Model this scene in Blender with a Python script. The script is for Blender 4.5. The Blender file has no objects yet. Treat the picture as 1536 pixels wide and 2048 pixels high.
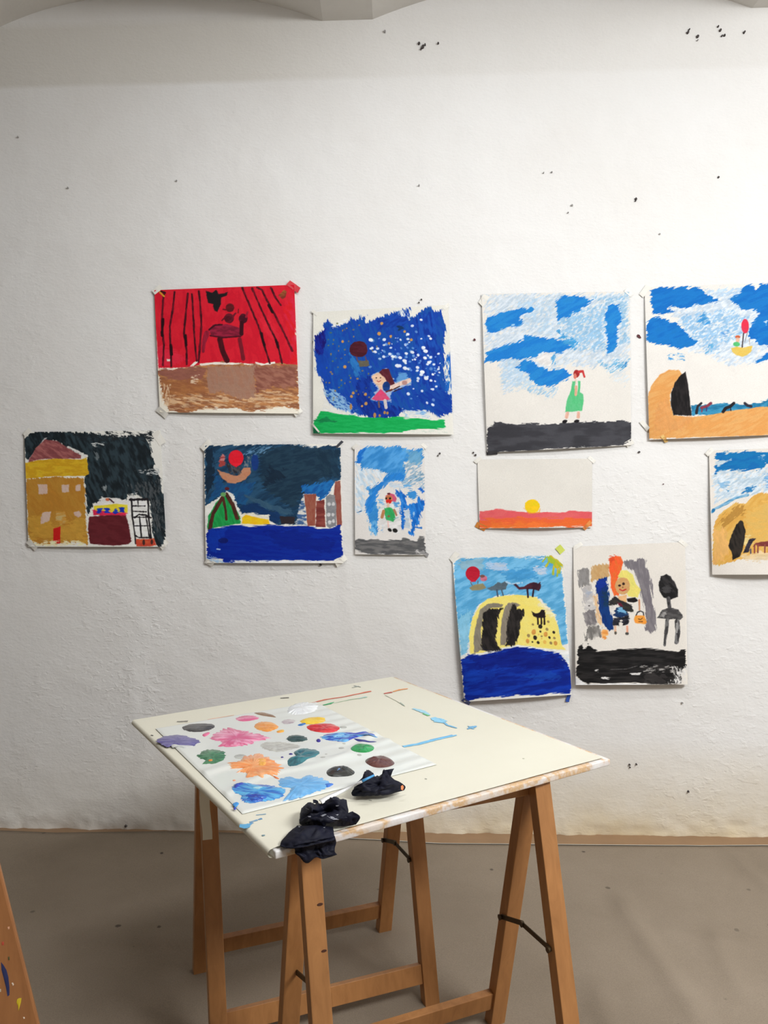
import bpy, bmesh, math, random
import numpy as np
from mathutils import Vector, Matrix

S = bpy.context.scene
COL = S.collection
R = math.radians

# ------------------------------------------------------------------ camera
F = 1533.0                      # focal length in pixels of the 1536 x 2048 frame
PITCH = math.atan(63.0 / F)
CAM_H = 1.45
cam_d = bpy.data.cameras.new('camera')
cam = bpy.data.objects.new('camera', cam_d); COL.objects.link(cam)
cam.location = (0, 0, CAM_H)
ROLL = -0.006
cam.matrix_world = Matrix.Translation((0, 0, CAM_H)) @ Matrix.Rotation(math.pi / 2 - PITCH, 4, 'X') @ Matrix.Rotation(ROLL, 4, 'Z')
cam_d.sensor_fit = 'AUTO'; cam_d.sensor_width = 36.0
cam_d.lens = F / 2048 * 36.0
cam_d.clip_start = 0.02
S.camera = cam

# ------------------------------------------------------------------ world, lamps, exposure
W = bpy.data.worlds.new('world'); S.world = W; W.use_nodes = True
W.node_tree.nodes['Background'].inputs[0].default_value = (1, 0.97, 0.93, 1)
W.node_tree.nodes['Background'].inputs[1].default_value = 0.01

def area(name, loc, target, sx, sy, power, col, spread=180):
    d = bpy.data.lights.new(name, 'AREA'); d.shape = 'RECTANGLE'
    d.size = sx; d.size_y = sy; d.energy = power; d.color = col; d.spread = R(spread)
    o = bpy.data.objects.new(name, d); COL.objects.link(o); o.location = loc
    o.rotation_euler = (Vector(target) - Vector(loc)).to_track_quat('-Z', 'Y').to_euler()
    return o
area('ceiling_tube_light', (0.0, 1.6, 3.2), (0.0, 2.0, 0), 1.0, 0.16, 19, (0.985, 1.0, 1.015))
area('room_light', (2.2, 0.0, 3.15), (1.4, 1.6, 0.6), 1.6, 0.8, 147, (0.985, 1.0, 1.015))

S.view_settings.view_transform = 'Standard'
S.view_settings.look = 'None'
S.view_settings.gamma = 1.0
S.view_settings.use_curve_mapping = False
S.view_settings.exposure = 0.0

# ------------------------------------------------------------------ geometry of the place
def unroll(x, y):
    c, s = math.cos(ROLL), math.sin(ROLL)
    return x * c - y * s, x * s + y * c
def ray(px, py):
    x, y = unroll((px - 768) / F, (1024 - py) / F)
    c, s = math.cos(PITCH), math.sin(PITCH)
    return np.array([x, c + y * s, -s + y * c])
CAMP = np.array([0, 0, CAM_H])
WALL_P = np.array([0, 3.104, 0.0])
_a = math.atan(0.040)
WALL_U = np.array([math.cos(_a), -math.sin(_a), 0])
WALL_N = np.array([-math.sin(_a), -math.cos(_a), 0])

def on_plane(px, py, P, N):
    d = ray(px, py)
    t = np.dot(P - CAMP, N) / np.dot(d, N)
    return CAMP + d * t
def on_z(px, py, z):
    return on_plane(px, py, np.array([0, 0, z]), np.array([0, 0, 1.0]))
def on_wall(px, py, off=0.0):
    return on_plane(px, py, WALL_P + WALL_N * off, WALL_N)
def rays(PX, PY):
    x, y = unroll((PX - 768) / F, (1024 - PY) / F)
    c, s = math.cos(PITCH), math.sin(PITCH)
    return np.stack([x, c + y * s, -s + y * c], -1)
def on_wall_v(PX, PY, off):
    D = rays(PX, PY)
    t = (np.dot(WALL_P - CAMP, WALL_N) + off) / (D @ WALL_N)
    return CAMP + D * t[..., None]
def on_z_v(PX, PY, Z):
    D = rays(PX, PY)
    t = (Z - CAM_H) / D[..., 2]
    return CAMP + D * t[..., None]
def wall_xyz(s, z, off=0.0):
    p = WALL_P + WALL_U * s + WALL_N * off
    return (p[0], p[1], z)

# ------------------------------------------------------------------ noise
_rng = np.random.RandomState(7)
_T = _rng.rand(256, 256)
def vnoise(x, y):
    xi = np.floor(x).astype(int); yi = np.floor(y).astype(int)
    fx = x - xi; fy = y - yi
    fx = fx * fx * (3 - 2 * fx); fy = fy * fy * (3 - 2 * fy)
    a = _T[xi & 255, yi & 255]; b = _T[(xi + 1) & 255, yi & 255]
    c = _T[xi & 255, (yi + 1) & 255]; d = _T[(xi + 1) & 255, (yi + 1) & 255]
    return (a * (1 - fx) + b * fx) * (1 - fy) + (c * (1 - fx) + d * fx) * fy
def fbm(x, y, oct=3):
    v = 0; a = 1; t = 0
    for k in range(oct):
        v = v + a * vnoise(x * 2 ** k + 17.3 * k, y * 2 ** k + 5.1 * k); t += a; a *= 0.55
    return v / t
def lin(c):
    c = np.asarray(c, float) / 255.0
    return np.where(c <= 0.04045, c / 12.92, ((c + 0.055) / 1.055) ** 2.4)

# ------------------------------------------------------------------ object helpers
def link_mesh(name, me, m=None, parent=None, kind=None):
    o = bpy.data.objects.new(name, me); COL.objects.link(o)
    if m: me.materials.append(m)
    if parent is not None: o.parent = parent
    if kind: o['kind'] = kind
    return o
def mesh_np(name, V, Fq, m=None, parent=None, smooth=True, col=None, kind=None):
    me = bpy.data.meshes.new(name)
    V = np.asarray(V, float).reshape(-1, 3)
    me.from_pydata([tuple(v) for v in V], [], [tuple(int(i) for i in f) for f in Fq])
    if smooth: me.shade_smooth()
    if col is not None: set_col(me, col)
    return link_mesh(name, me, m, parent, kind)
def grid_mesh(name, P, m=None, parent=None, smooth=True, col=None, kind=None):
    nv, nu = P.shape[:2]
    me = bpy.data.meshes.new(name)
    idx = np.arange(nv * nu).reshape(nv, nu)
    q = np.stack([idx[:-1, :-1], idx[1:, :-1], idx[1:, 1:], idx[:-1, 1:]], -1).reshape(-1, 4)
    me.vertices.add(nv * nu); me.vertices.foreach_set('co', P.reshape(-1).astype(np.float32))
    me.loops.add(q.size); me.loops.foreach_set('vertex_index', q.reshape(-1).astype(np.int32))
    me.polygons.add(len(q))
    me.polygons.foreach_set('loop_start', np.arange(0, q.size, 4, dtype=np.int32))
    me.update(calc_edges=True)
    if smooth: me.shade_smooth()
    if col is not None: set_col(me, col)
    return link_mesh(name, me, m, parent, kind)
def set_col(me, col):
    a = me.color_attributes.new('Col', 'FLOAT_COLOR', 'POINT')
    c = np.ones((len(me.vertices), 4), np.float32); c[:, :3] = np.asarray(col).reshape(-1, 3)
    a.data.foreach_set('color', c.reshape(-1))
def from_bm(name, bm, m=None, parent=None, smooth=False, kind=None):
    me = bpy.data.meshes.new(name)
    bmesh.ops.recalc_face_normals(bm, faces=bm.faces)
    bm.to_mesh(me); bm.free()
    if smooth: me.shade_smooth()
    return link_mesh(name, me, m, parent, kind)
def thing(name, label, cat, loc=(0, 0, 0), group=None):
    o = bpy.data.objects.new(name, None); COL.objects.link(o); o.location = loc
    o.empty_display_size = 0.05
    o['label'] = label; o['category'] = cat
    if group: o['group'] = group
    return o
def tag(o, label, cat, group=None):
    o['label'] = label; o['category'] = cat
    if group: o['group'] = group
    return o
def bar(bm, a, b, w_axis, w, t, bev=0.002):
    """rectangular bar a->b, width w along w_axis, thickness t across."""
    a = Vector(a); b = Vector(b); d = (b - a).normalized()
    wx = Vector(w_axis); wx = (wx - d * wx.dot(d)).normalized(); tx = d.cross(wx)
    vs = []
    for p in (a, b):
        for s, q in ((-1, -1), (1, -1), (1, 1), (-1, 1)):
            vs.append(bm.verts.new(p + wx * (s * w / 2) + tx * (q * t / 2)))
    fs = [bm.faces.new([vs[i] for i in f]) for f in
          ((0, 1, 2, 3), (7, 6, 5, 4), (0, 4, 5, 1), (1, 5, 6, 2), (2, 6, 7, 3), (3, 7, 4, 0))]
    if bev:
        es = list({e for f in fs for e in f.edges})
        bmesh.ops.bevel(bm, geom=es, offset=bev, segments=2, affect='EDGES', profile=0.6)
    return bm

# ------------------------------------------------------------------ materials
def nodes_of(m):
    m.use_nodes = True
    return m.node_tree.nodes, m.node_tree.links, m.node_tree.nodes['Principled BSDF']
def N(nt, typ, **kw):
    n = nt.new(typ)
    for k, v in kw.items(): setattr(n, k, v)
    return n
def ramp(nt, stops):
    r = nt.new('ShaderNodeValToRGB'); e = r.color_ramp.elements
    while len(e) < len(stops): e.new(0.5)
    for i, (p, c) in enumerate(stops):
        e[i].position = p; e[i].color = (c[0], c[1], c[2], 1)
    return r
def noise(nt, lk, scale, detail=4, rough=0.55, vec=None, dist=0.0):
    n = nt.new('ShaderNodeTexNoise'); n.inputs['Scale'].default_value = scale
    n.inputs['Detail'].default_value = detail; n.inputs['Roughness'].default_value = rough
    n.inputs['Distortion'].default_value = dist
    if vec is not None: lk.new(vec, n.inputs['Vector'])
    return n
def mix(nt, lk, fac, a, b, typ='MIX'):
    x = nt.new('ShaderNodeMix'); x.data_type = 'RGBA'; x.blend_type = typ
    for s, v in ((0, fac), (6, a), (7, b)):
        if hasattr(v, 'is_linked'): lk.new(v, x.inputs[s])
        elif s == 0: x.inputs[0].default_value = v
        else: x.inputs[s].default_value = (v[0], v[1], v[2], 1)
    return x.outputs[2]
def math_n(nt, lk, op, a, b=None, clamp=False):
    x = nt.new('ShaderNodeMath'); x.operation = op; x.use_clamp = clamp
    for i, v in enumerate((a, b)):
        if v is None: continue
        if hasattr(v, 'is_linked'): lk.new(v, x.inputs[i])
        else: x.inputs[i].default_value = v
    return x.outputs[0]
def bump(nt, lk, bsdf, h, strength, dist):
    b = nt.new('ShaderNodeBump'); b.inputs['Strength'].default_value = strength
    b.inputs['Distance'].default_value = dist
    lk.new(h, b.inputs['Height']); lk.new(b.outputs[0], bsdf.inputs['Normal'])
    return b
def plain(name, c, rough=0.6, c2=None, scale=8.0, bstr=0.15, bscale=60, coat=0.0, metal=0.0, bdist=0.002):
    m = bpy.data.materials.new(name); nt, lk, b = nodes_of(m)
    tc = nt.new('ShaderNodeTexCoord')
    n = noise(nt, lk, scale, 5, 0.6, tc.outputs['Object'])
    c = tuple(c); c2 = c2 or tuple(v * 0.85 for v in c)
    r = ramp(nt, [(0.3, c2), (0.7, c)]); lk.new(n.outputs[0], r.inputs[0])
    lk.new(r.outputs[0], b.inputs['Base Color'])
    b.inputs['Roughness'].default_value = rough; b.inputs['Metallic'].default_value = metal
    b.inputs['Coat Weight'].default_value = coat
    n2 = noise(nt, lk, bscale, 3, 0.6, tc.outputs['Object'])
    bump(nt, lk, b, n2.outputs[0], bstr, bdist)
    return m
def vcol_mat(name, rough=0.6, bstr=0.15, bscale=220, coat=0.0, spec=0.4, two=False):
    m = bpy.data.materials.new(name); nt, lk, b = nodes_of(m)
    a = nt.new('ShaderNodeVertexColor'); a.layer_name = 'Col'
    tc = nt.new('ShaderNodeTexCoord')
    n = noise(nt, lk, bscale, 3, 0.6, tc.outputs['Object'])
    r = ramp(nt, [(0.3, (0.93,) * 3), (0.7, (1.04,) * 3)]); lk.new(n.outputs[0], r.inputs[0])
    lk.new(mix(nt, lk, 1.0, a.outputs[0], r.outputs[0], 'MULTIPLY'), b.inputs['Base Color'])
    b.inputs['Roughness'].default_value = rough; b.inputs['Coat Weight'].default_value = coat
    b.inputs['Coat Roughness'].default_value = 0.12
    b.inputs['Specular IOR Level'].default_value = spec
    bump(nt, lk, b, n.outputs[0], bstr, 0.001)
    return m

def wall_material():
    m = bpy.data.materials.new('whitewashed plaster'); nt, lk, b = nodes_of(m)
    g = nt.new('ShaderNodeNewGeometry'); P = g.outputs['Position']
    sep = nt.new('ShaderNodeSeparateXYZ'); lk.new(P, sep.inputs[0])
    # faint patchy whitewash
    n1 = noise(nt, lk, 1.6, 6, 0.6, P)
    r1 = ramp(nt, [(0.3, (0.79, 0.775, 0.75)), (0.65, (0.83, 0.825, 0.81))]); lk.new(n1.outputs[0], r1.inputs[0])
    # damp yellow stain creeping up from the floor
    n2 = noise(nt, lk, 3.0, 5, 0.65, P)
    n2b = noise(nt, lk, 1.1, 2, 0.5, P)
    hz = math_n(nt, lk, 'SUBTRACT', 0.40, sep.outputs[2])
    hz = math_n(nt, lk, 'MULTIPLY', hz, 3.2)
    hz = math_n(nt, lk, 'MULTIPLY', hz, math_n(nt, lk, 'ADD', n2.outputs[0], 0.15))
    xm = nt.new('ShaderNodeMapRange'); lk.new(sep.outputs[0], xm.inputs[0])
    xm.inputs[1].default_value = -1.0; xm.inputs[2].default_value = 0.4
    xm.inputs[3].default_value = 0.28; xm.inputs[4].default_value = 1.0
    st = math_n(nt, lk, 'MULTIPLY', hz, xm.outputs[0], True)
    c = mix(nt, lk, st, r1.outputs[0], (0.66, 0.55, 0.36))
    # small grey scuffs
    n3 = noise(nt, lk, 7.0, 6, 0.75, P)
    r3 = ramp(nt, [(0.66, (0, 0, 0)), (0.78, (1, 1, 1))]); lk.new(n3.outputs[0], r3.inputs[0])
    c = mix(nt, lk, math_n(nt, lk, 'MULTIPLY', r3.outputs[0], 0.22), c, (0.55, 0.54, 0.53))
    # a greyer band under the vaults, weaker towards the right
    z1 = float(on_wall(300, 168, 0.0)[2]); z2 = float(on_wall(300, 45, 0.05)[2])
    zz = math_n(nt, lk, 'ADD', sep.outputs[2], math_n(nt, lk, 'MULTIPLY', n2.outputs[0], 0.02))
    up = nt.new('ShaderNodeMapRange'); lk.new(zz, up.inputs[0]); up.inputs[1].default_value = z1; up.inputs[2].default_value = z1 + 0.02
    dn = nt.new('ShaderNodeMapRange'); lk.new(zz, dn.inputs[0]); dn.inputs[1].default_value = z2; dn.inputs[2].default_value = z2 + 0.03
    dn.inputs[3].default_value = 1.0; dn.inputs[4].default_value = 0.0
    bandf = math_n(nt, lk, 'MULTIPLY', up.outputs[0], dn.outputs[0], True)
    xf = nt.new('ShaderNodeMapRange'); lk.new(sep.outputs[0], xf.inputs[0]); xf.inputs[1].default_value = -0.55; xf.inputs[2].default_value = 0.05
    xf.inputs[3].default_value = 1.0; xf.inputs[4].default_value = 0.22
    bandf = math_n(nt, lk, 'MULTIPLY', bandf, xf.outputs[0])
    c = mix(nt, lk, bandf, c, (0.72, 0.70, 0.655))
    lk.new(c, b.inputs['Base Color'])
    b.inputs['Roughness'].default_value = 0.85; b.inputs['Specular IOR Level'].default_value = 0.2
    # relief: lumps, brushy grain, pits
    mp = nt.new('ShaderNodeMapping'); lk.new(P, mp.inputs[0]); mp.inputs['Scale'].default_value = (1, 1, 1.6)
    a1 = noise(nt, lk, 9, 5, 0.55, mp.outputs[0])
    a2 = noise(nt, lk, 75, 4, 0.6, mp.outputs[0])
    # scattered lumps and chips, more of them low down
    l1 = noise(nt, lk, 27, 3, 0.5, mp.outputs[0], 0.4)
    lr = ramp(nt, [(0.54, (0, 0, 0)), (0.68, (1, 1, 1))]); lk.new(l1.outputs[0], lr.inputs[0])
    vor = nt.new('ShaderNodeTexVoronoi'); vor.inputs['Scale'].default_value = 21
    vor.inputs['Randomness'].default_value = 1.0
    wv = nt.new('ShaderNodeVectorMath'); wv.operation = 'ADD'; lk.new(mp.outputs[0], wv.inputs[0])
    wn = noise(nt, lk, 40, 2, 0.5, P); ws = nt.new('ShaderNodeVectorMath'); ws.operation = 'SCALE'; ws.inputs[3].default_value = 0.03
    lk.new(wn.outputs[1], ws.inputs[0]); lk.new(ws.outputs[0], wv.inputs[1]); lk.new(wv.outputs[0], vor.inputs['Vector'])
    pit = ramp(nt, [(0.05, (0, 0, 0)), (0.2, (1, 1, 1))]); lk.new(vor.outputs[0], pit.inputs[0])
    msk = noise(nt, lk, 1.7, 4, 0.65, P)
    mr = ramp(nt, [(0.42, (0, 0, 0)), (0.62, (1, 1, 1))]); lk.new(msk.outputs[0], mr.inputs[0])
    low = nt.new('ShaderNodeMapRange'); lk.new(sep.outputs[2], low.inputs[0])
    low.inputs[1].default_value = 2.6; low.inputs[2].default_value = 1.2; low.inputs[3].default_value = 0.25; low.inputs[4].default_value = 1.0
    rough_z = math_n(nt, lk, 'MULTIPLY', mr.outputs[0], low.outputs[0])
    ch = math_n(nt, lk, 'ADD', math_n(nt, lk, 'MULTIPLY', lr.outputs[0], 0.30), math_n(nt, lk, 'MULTIPLY', pit.outputs[0], 0.28))
    h = math_n(nt, lk, 'ADD', math_n(nt, lk, 'MULTIPLY', a1.outputs[0], 0.7), math_n(nt, lk, 'MULTIPLY', a2.outputs[0], 0.28))
    h = math_n(nt, lk, 'ADD', h, math_n(nt, lk, 'MULTIPLY', ch, rough_z))
    bump(nt, lk, b, h, 0.40, 0.011)
    return m
def wood_material(name, c1, c2, axis_scale=(30, 30, 2.0), rough=0.45):
    m = bpy.data.materials.new(name); nt, lk, b = nodes_of(m)
    tc = nt.new('ShaderNodeTexCoord')
    mp = nt.new('ShaderNodeMapping'); lk.new(tc.outputs['Object'], mp.inputs[0])
    mp.inputs['Scale'].default_value = axis_scale
    n = noise(nt, lk, 1.4, 6, 0.6, mp.outputs[0], 0.8)
    r = ramp(nt, [(0.25, c2), (0.5, tuple((x + y) / 2 for x, y in zip(c1, c2))), (0.75, c1)])
    lk.new(n.outputs[0], r.inputs[0])
    big = noise(nt, lk, 2.5, 2, 0.5, tc.outputs['Object'])
    rb = ramp(nt, [(0.3, (0.82,) * 3), (0.7, (1.08,) * 3)]); lk.new(big.outputs[0], rb.inputs[0])
    lk.new(mix(nt, lk, 1.0, r.outputs[0], rb.outputs[0], 'MULTIPLY'), b.inputs['Base Color'])
    b.inputs['Roughness'].default_value = rough
    bump(nt, lk, b, n.outputs[0], 0.12, 0.001)
    return m
def cloth_floor_material():
    m = bpy.data.materials.new('grey-brown floor fleece'); nt, lk, b = nodes_of(m)
    g = nt.new('ShaderNodeNewGeometry'); P = g.outputs['Position']
    n1 = noise(nt, lk, 1.5, 5, 0.6, P)
    r1 = ramp(nt, [(0.3, (0.235, 0.188, 0.138)), (0.7, (0.295, 0.24, 0.182))]); lk.new(n1.outputs[0], r1.inputs[0])
    n2 = noise(nt, lk, 320, 2, 0.6, P)
    r2 = ramp(nt, [(0.3, (0.9,) * 3), (0.7, (1.1,) * 3)]); lk.new(n2.outputs[0], r2.inputs[0])
    c = mix(nt, lk, 1.0, r1.outputs[0], r2.outputs[0], 'MULTIPLY')
    v = nt.new('ShaderNodeTexVoronoi'); v.inputs['Scale'].default_value = 8.5; lk.new(P, v.inputs['Vector'])
    w = noise(nt, lk, 60, 3, 0.6, P)
    d = math_n(nt, lk, 'ADD', v.outputs[0], math_n(nt, lk, 'MULTIPLY', w.outputs[0], 0.10))
    r3 = ramp(nt, [(0.10, (1, 1, 1)), (0.135, (0, 0, 0))]); lk.new(d, r3.inputs[0])
    rr = nt.new('ShaderNodeSeparateColor'); lk.new(v.outputs['Color'], rr.inputs[0])
    keep = math_n(nt, lk, 'GREATER_THAN', rr.outputs[0], 0.3)
    sp = math_n(nt, lk, 'MULTIPLY', math_n(nt, lk, 'MULTIPLY', r3.outputs[0], keep), rr.outputs[1])
    c = mix(nt, lk, sp, c, (0.05, 0.04, 0.035))
    lk.new(c, b.inputs['Base Color'])
    b.inputs['Roughness'].default_value = 0.9; b.inputs['Specular IOR Level'].default_value = 0.15
    n4 = noise(nt, lk, 9, 4, 0.6, P)
    h = math_n(nt, lk, 'ADD', n4.outputs[0], math_n(nt, lk, 'MULTIPLY', n2.outputs[0], 0.08))
    bump(nt, lk, b, h, 0.35, 0.01)
    return m
M = {}
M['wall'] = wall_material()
M['ceiling'] = plain('ceiling whitewash', (0.70, 0.68, 0.64), 0.9, (0.62, 0.60, 0.56), 2.5, 0.35, 14, bdist=0.01)
M['room'] = plain('room wall paint', (0.71, 0.695, 0.67), 0.9, (0.66, 0.645, 0.62), 1.5, 0.2, 12)
M['floor'] = plain('brown lino floor', (0.34, 0.21, 0.115), 0.6, (0.27, 0.165, 0.09), 6, 0.2, 40)
M['cloth'] = cloth_floor_material()
M['paint'] = vcol_mat('gouache on paper', 0.7, 0.12, 260, spec=0.12)
M['blob'] = vcol_mat('wet paint', 0.32, 0.08, 160, 0.5, 0.5)
M['tape'] = plain('masking tape', (0.82, 0.80, 0.74), 0.6, (0.79, 0.77, 0.70), 30, 0.1, 120)
M['wood'] = wood_material('varnished beech', (0.47, 0.215, 0.072), (0.33, 0.142, 0.045))
M['wood2'] = wood_material('orange stained pine', (0.36, 0.15, 0.05), (0.24, 0.095, 0.03))
M['brass'] = plain('dark bronze hinge', (0.10, 0.07, 0.035), 0.42, (0.06, 0.045, 0.025), 30, 0.1, 80, metal=0.7)
M['cover'] = plain('cream cover paper', (0.765, 0.74, 0.615), 0.55, (0.735, 0.705, 0.58), 3.0, 0.10, 90)
M['hole'] = plain('dark wall hole', (0.10, 0.085, 0.08), 0.95, (0.05, 0.04, 0.04), 90, 0.5, 200)
M['redhole'] = plain('dark red rawl plug', (0.17, 0.05, 0.06), 0.9, (0.09, 0.03, 0.035), 90, 0.5, 200)
M['steel'] = plain('grey screw', (0.25, 0.24, 0.22), 0.4, metal=0.8)

# ------------------------------------------------------------------ room shell
def wall_profile(z):
    # the plaster leans out a little in a band under the vaults, then falls back
    a = np.clip((z - 3.05) / 0.26, 0, 1); b = np.clip((z - 3.31) / 0.2, 0, 1)
    return 0.055 * a - 0.05 * b * b
def build_wall():
    s = np.arange(-4.2, 3.6, 0.0125); z = np.concatenate([np.arange(0, 3.75, 0.0125)])
    SS, ZZ = np.meshgrid(s, z)
    off = wall_profile(ZZ)
    fade = np.clip((3.2 - ZZ) / 0.5, 0.15, 1)
    off = off + 0.012 * (fbm(SS * 0.9 + 40, ZZ * 0.8 + 9, 3) - 0.5) * fade
    rid = np.abs(fbm(SS * 3.1 + 3, ZZ * 2.3 + 60, 4) - 0.5) * 2
    off = off + 0.0022 * (1 - rid) ** 5 * fade
    # an old filled chase running down the left of the wall
    cx = -1.02 + 0.05 * (fbm(ZZ * 2.0, ZZ * 0 + 3, 3) - 0.5)
    band = np.exp(-((SS - cx) / 0.055) ** 2)
    off = off + band * 0.010 * (fbm(SS * 14, ZZ * 9, 3) - 0.35) * np.clip((2.0 - ZZ) / 0.6, 0, 1)
    # ragged foot of the wall
    foot = np.clip(1 - ZZ / 0.12, 0, 1)
    off = off + foot * (0.016 * (fbm(SS * 12 + 8, ZZ * 18, 4) - 0.42) + 0.010 * (fbm(SS * 38, ZZ * 44, 2) - .5))
    P = np.stack([WALL_P[0] + WALL_U[0] * SS + WALL_N[0] * off,
                  WALL_P[1] + WALL_U[1] * SS + WALL_N[1] * off, ZZ], -1)
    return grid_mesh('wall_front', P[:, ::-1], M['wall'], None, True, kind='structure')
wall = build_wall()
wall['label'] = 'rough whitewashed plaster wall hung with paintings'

X0, X1, Y0, ZC = -4.1, 3.3, -3.2, float(on_wall(700, 36, 0.055)[2])
def quad(name, pts, m, kind='structure'):
    bm = bmesh.new(); bm.faces.new([bm.verts.new(p) for p in pts])
    return from_bm(name, bm, m, None, False, kind)
yl = lambda x: 3.104 - 0.040 * x
quad('wall_left', [(X0, Y0, 0), (X0, yl(X0), 0), (X0, yl(X0), 3.75), (X0, Y0, 3.75)], M['room'])
quad('wall_right', [(X1, yl(X1), 0), (X1, Y0, 0), (X1, Y0, 3.75), (X1, yl(X1), 3.75)], M['room'])
quad('wall_back', [(X0, Y0, 0), (X1, Y0, 0), (X1, Y0, 3.75), (X0, Y0, 3.75)], M['room'])
fl = quad('floor', [(X0, Y0, 0), (X1, Y0, 0), (X1, yl(X1) + .05, 0), (X0, yl(X0) + .05, 0)], M['floor'])
fl['label'] = 'brown floor strip showing along the wall foot'

# ceiling: beams at right angles to the wall with shallow vaults between them
ceiling = bpy.data.objects.new('ceiling', None); COL.objects.link(ceiling); ceiling['kind'] = 'structure'
ceiling['label'] = 'whitewashed vaulted ceiling carried on beams'
bl = on_wall(644, 36)[0]; br = on_wall(747, 36)[0]
pitch_b = (on_wall(1491, 14)[0] - bl)
BW = br - bl
edges = []
for k in range(-2, 3):
    x = bl + k * pitch_b
    if k < 0: x += 0.13
    edges.append((x, x + BW))
    bm = bmesh.new()
    bar(bm, (x + BW / 2, Y0, ZC + 0.15), (x + BW / 2, 3.27, ZC + 0.15), (1, 0, 0), BW, 0.30, 0.006)
    from_bm('beam', bm, M['ceiling'], ceiling)
for (a0, a1), (b0, b1) in zip(edges[:-1], edges[1:]):
    w = b0 - a1; n = 25
    xs = np.linspace(a1 - 0.004, b0 + 0.004, n); t = np.linspace(-1, 1, n)
    zs = ZC + 0.12 * (1 - t ** 2)
    ys = np.linspace(Y0, 3.27, 8)
    P = np.stack([np.stack([xs, np.full(n, y), zs], -1) for y in ys])
    grid_mesh('vault', P, M['ceiling'], ceiling, True)
bm = bmesh.new(); bm.faces.new([bm.verts.new(p) for p in
    [(X0, Y0, 3.74), (X1, Y0, 3.74), (X1, 3.3, 3.74), (X0, 3.3, 3.74)]])
from_bm('slab', bm, M['ceiling'], ceiling)

# floor covering laid on top of the floor
def build_cloth():
    ex = [-900, -400, 0, 110, 330, 480, 640, 880, 1150, 1400, 1536, 2400]
    ey = [1660, 1661, 1660.5, 1665, 1662, 1666, 1674, 1686.5, 1689, 1691, 1690, 1699]
    pts = np.array([on_z(x, y, 0.004) for x, y in zip(ex, ey)])
    xs = np.arange(-3.6, 3.0, 0.02)
    far = np.interp(xs, pts[:, 0], pts[:, 1])
    v = np.linspace(0, 1, 190) ** 1.0
    X = np.tile(xs, (len(v), 1)); Y = far[None] * (1 - v[:, None]) + (-2.8) * v[:, None]
    Z = 0.004 + 0.010 * np.clip(fbm(X * 1.6, Y * 2.2 + 30, 4) - 0.42, 0, 1)
    for p, q, w, h in (((1230, 1790), (1400, 2060), 0.035, 0.010), ((1450, 1700), (1560, 1800), 0.03, 0.008),
                       ((1180, 1960), (1290, 2200), 0.03, 0.006), ((60, 1680), (360, 1705), 0.02, 0.006),
                       ((880, 1790), (1536, 1905), 0.03, 0.004), ((1420, 1850), (1480, 2000), 0.03, 0.007),
                       ((100, 1880), (420, 1890), 0.025, 0.005)):
        a = on_z(*p, 0)[:2]; b = on_z(*q, 0)[:2]; d = b - a; L = np.linalg.norm(d); d /= L
        t = (X - a[0]) * d[0] + (Y - a[1]) * d[1]; c = (X - a[0]) * -d[1] + (Y - a[1]) * d[0]
        c = c + 0.03 * (fbm(t * 5, t * 0, 2) - .5)
        Z += 1.5 * h * np.exp(-(c / w) ** 2) * np.clip(np.minimum(t, L - t) / 0.1 + 0.3, 0, 1)
    P = np.stack([X, Y, Z], -1)
    # turned-down rim at the far edge
    rim = P[:1].copy(); rim[..., 2] = 0.0005
    o = grid_mesh('floor_covering', np.concatenate([rim, P]), M['cloth'])
    k = (xs > -0.35) & (xs < 1.9)
    E1 = P[0][k] + np.array([0, 0.0015, 0.0006]); E2 = P[0][k] + np.array([0, -0.006, 0.0022])
    E0 = E1.copy(); E0[:, 2] = 0.0008; E0[:, 1] += 0.001
    hm = grid_mesh('hem', np.stack([E0, E1, E2]), M['tape'], o); hm['label'] = 'pale cut edge along the wall'
    tag(o, 'grey brown fleece sheet covering the floor under the table', 'floor cover')
build_cloth()

# holes and plugs in the wall
def hole(px, py, r, m='hole', name='nail_hole', sq=1.0):
    c = on_wall(px, py, 0.012); n = 9; k = random.Random(int(px * 7 + py))
    off0 = float(wall_profile(np.array(c[2])))
    rr = 0.62 * r * 3.157 / F
    bm = bmesh.new()
    top = bm.verts.new(wall_xyz(np.dot(c - WALL_P, WALL_U), c[2], off0 + 0.006))
    ring = []
    for i in range(n):
        a = 2 * math.pi * i / n; q = rr * k.uniform(0.65, 1.25)
        ring.append((q * math.cos(a), q * math.sin(a) * sq))
    s0 = np.dot(c - WALL_P, WALL_U)
    v1 = [bm.verts.new(wall_xyz(s0 + x, c[2] + y, off0 + 0.0085)) for x, y in ring]
    v2 = [bm.verts.new(wall_xyz(s0 + x * 1.2, c[2] + y * 1.2, off0 - 0.004)) for x, y in ring]
    for i in range(n):
        j = (i + 1) % n
        bm.faces.new([top, v1[i], v1[j]]); bm.faces.new([v1[i], v2[i], v2[j], v1[j]])
    from_bm(name, bm, M[m], wall)
FAINT = ((1145, 409), (1137, 424), (1320, 467), (1088, 344), (1104, 343), (838, 369), (134, 374), (352, 360), (34, 272), (770, 70), (1366, 1407), (1393, 84), (682, 1012), (610, 32))
M['scuff'] = plain('grey chip in the plaster', (0.42, 0.41, 0.40), 0.9, (0.34, 0.33, 0.32), 90, 0.4, 200)
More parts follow.
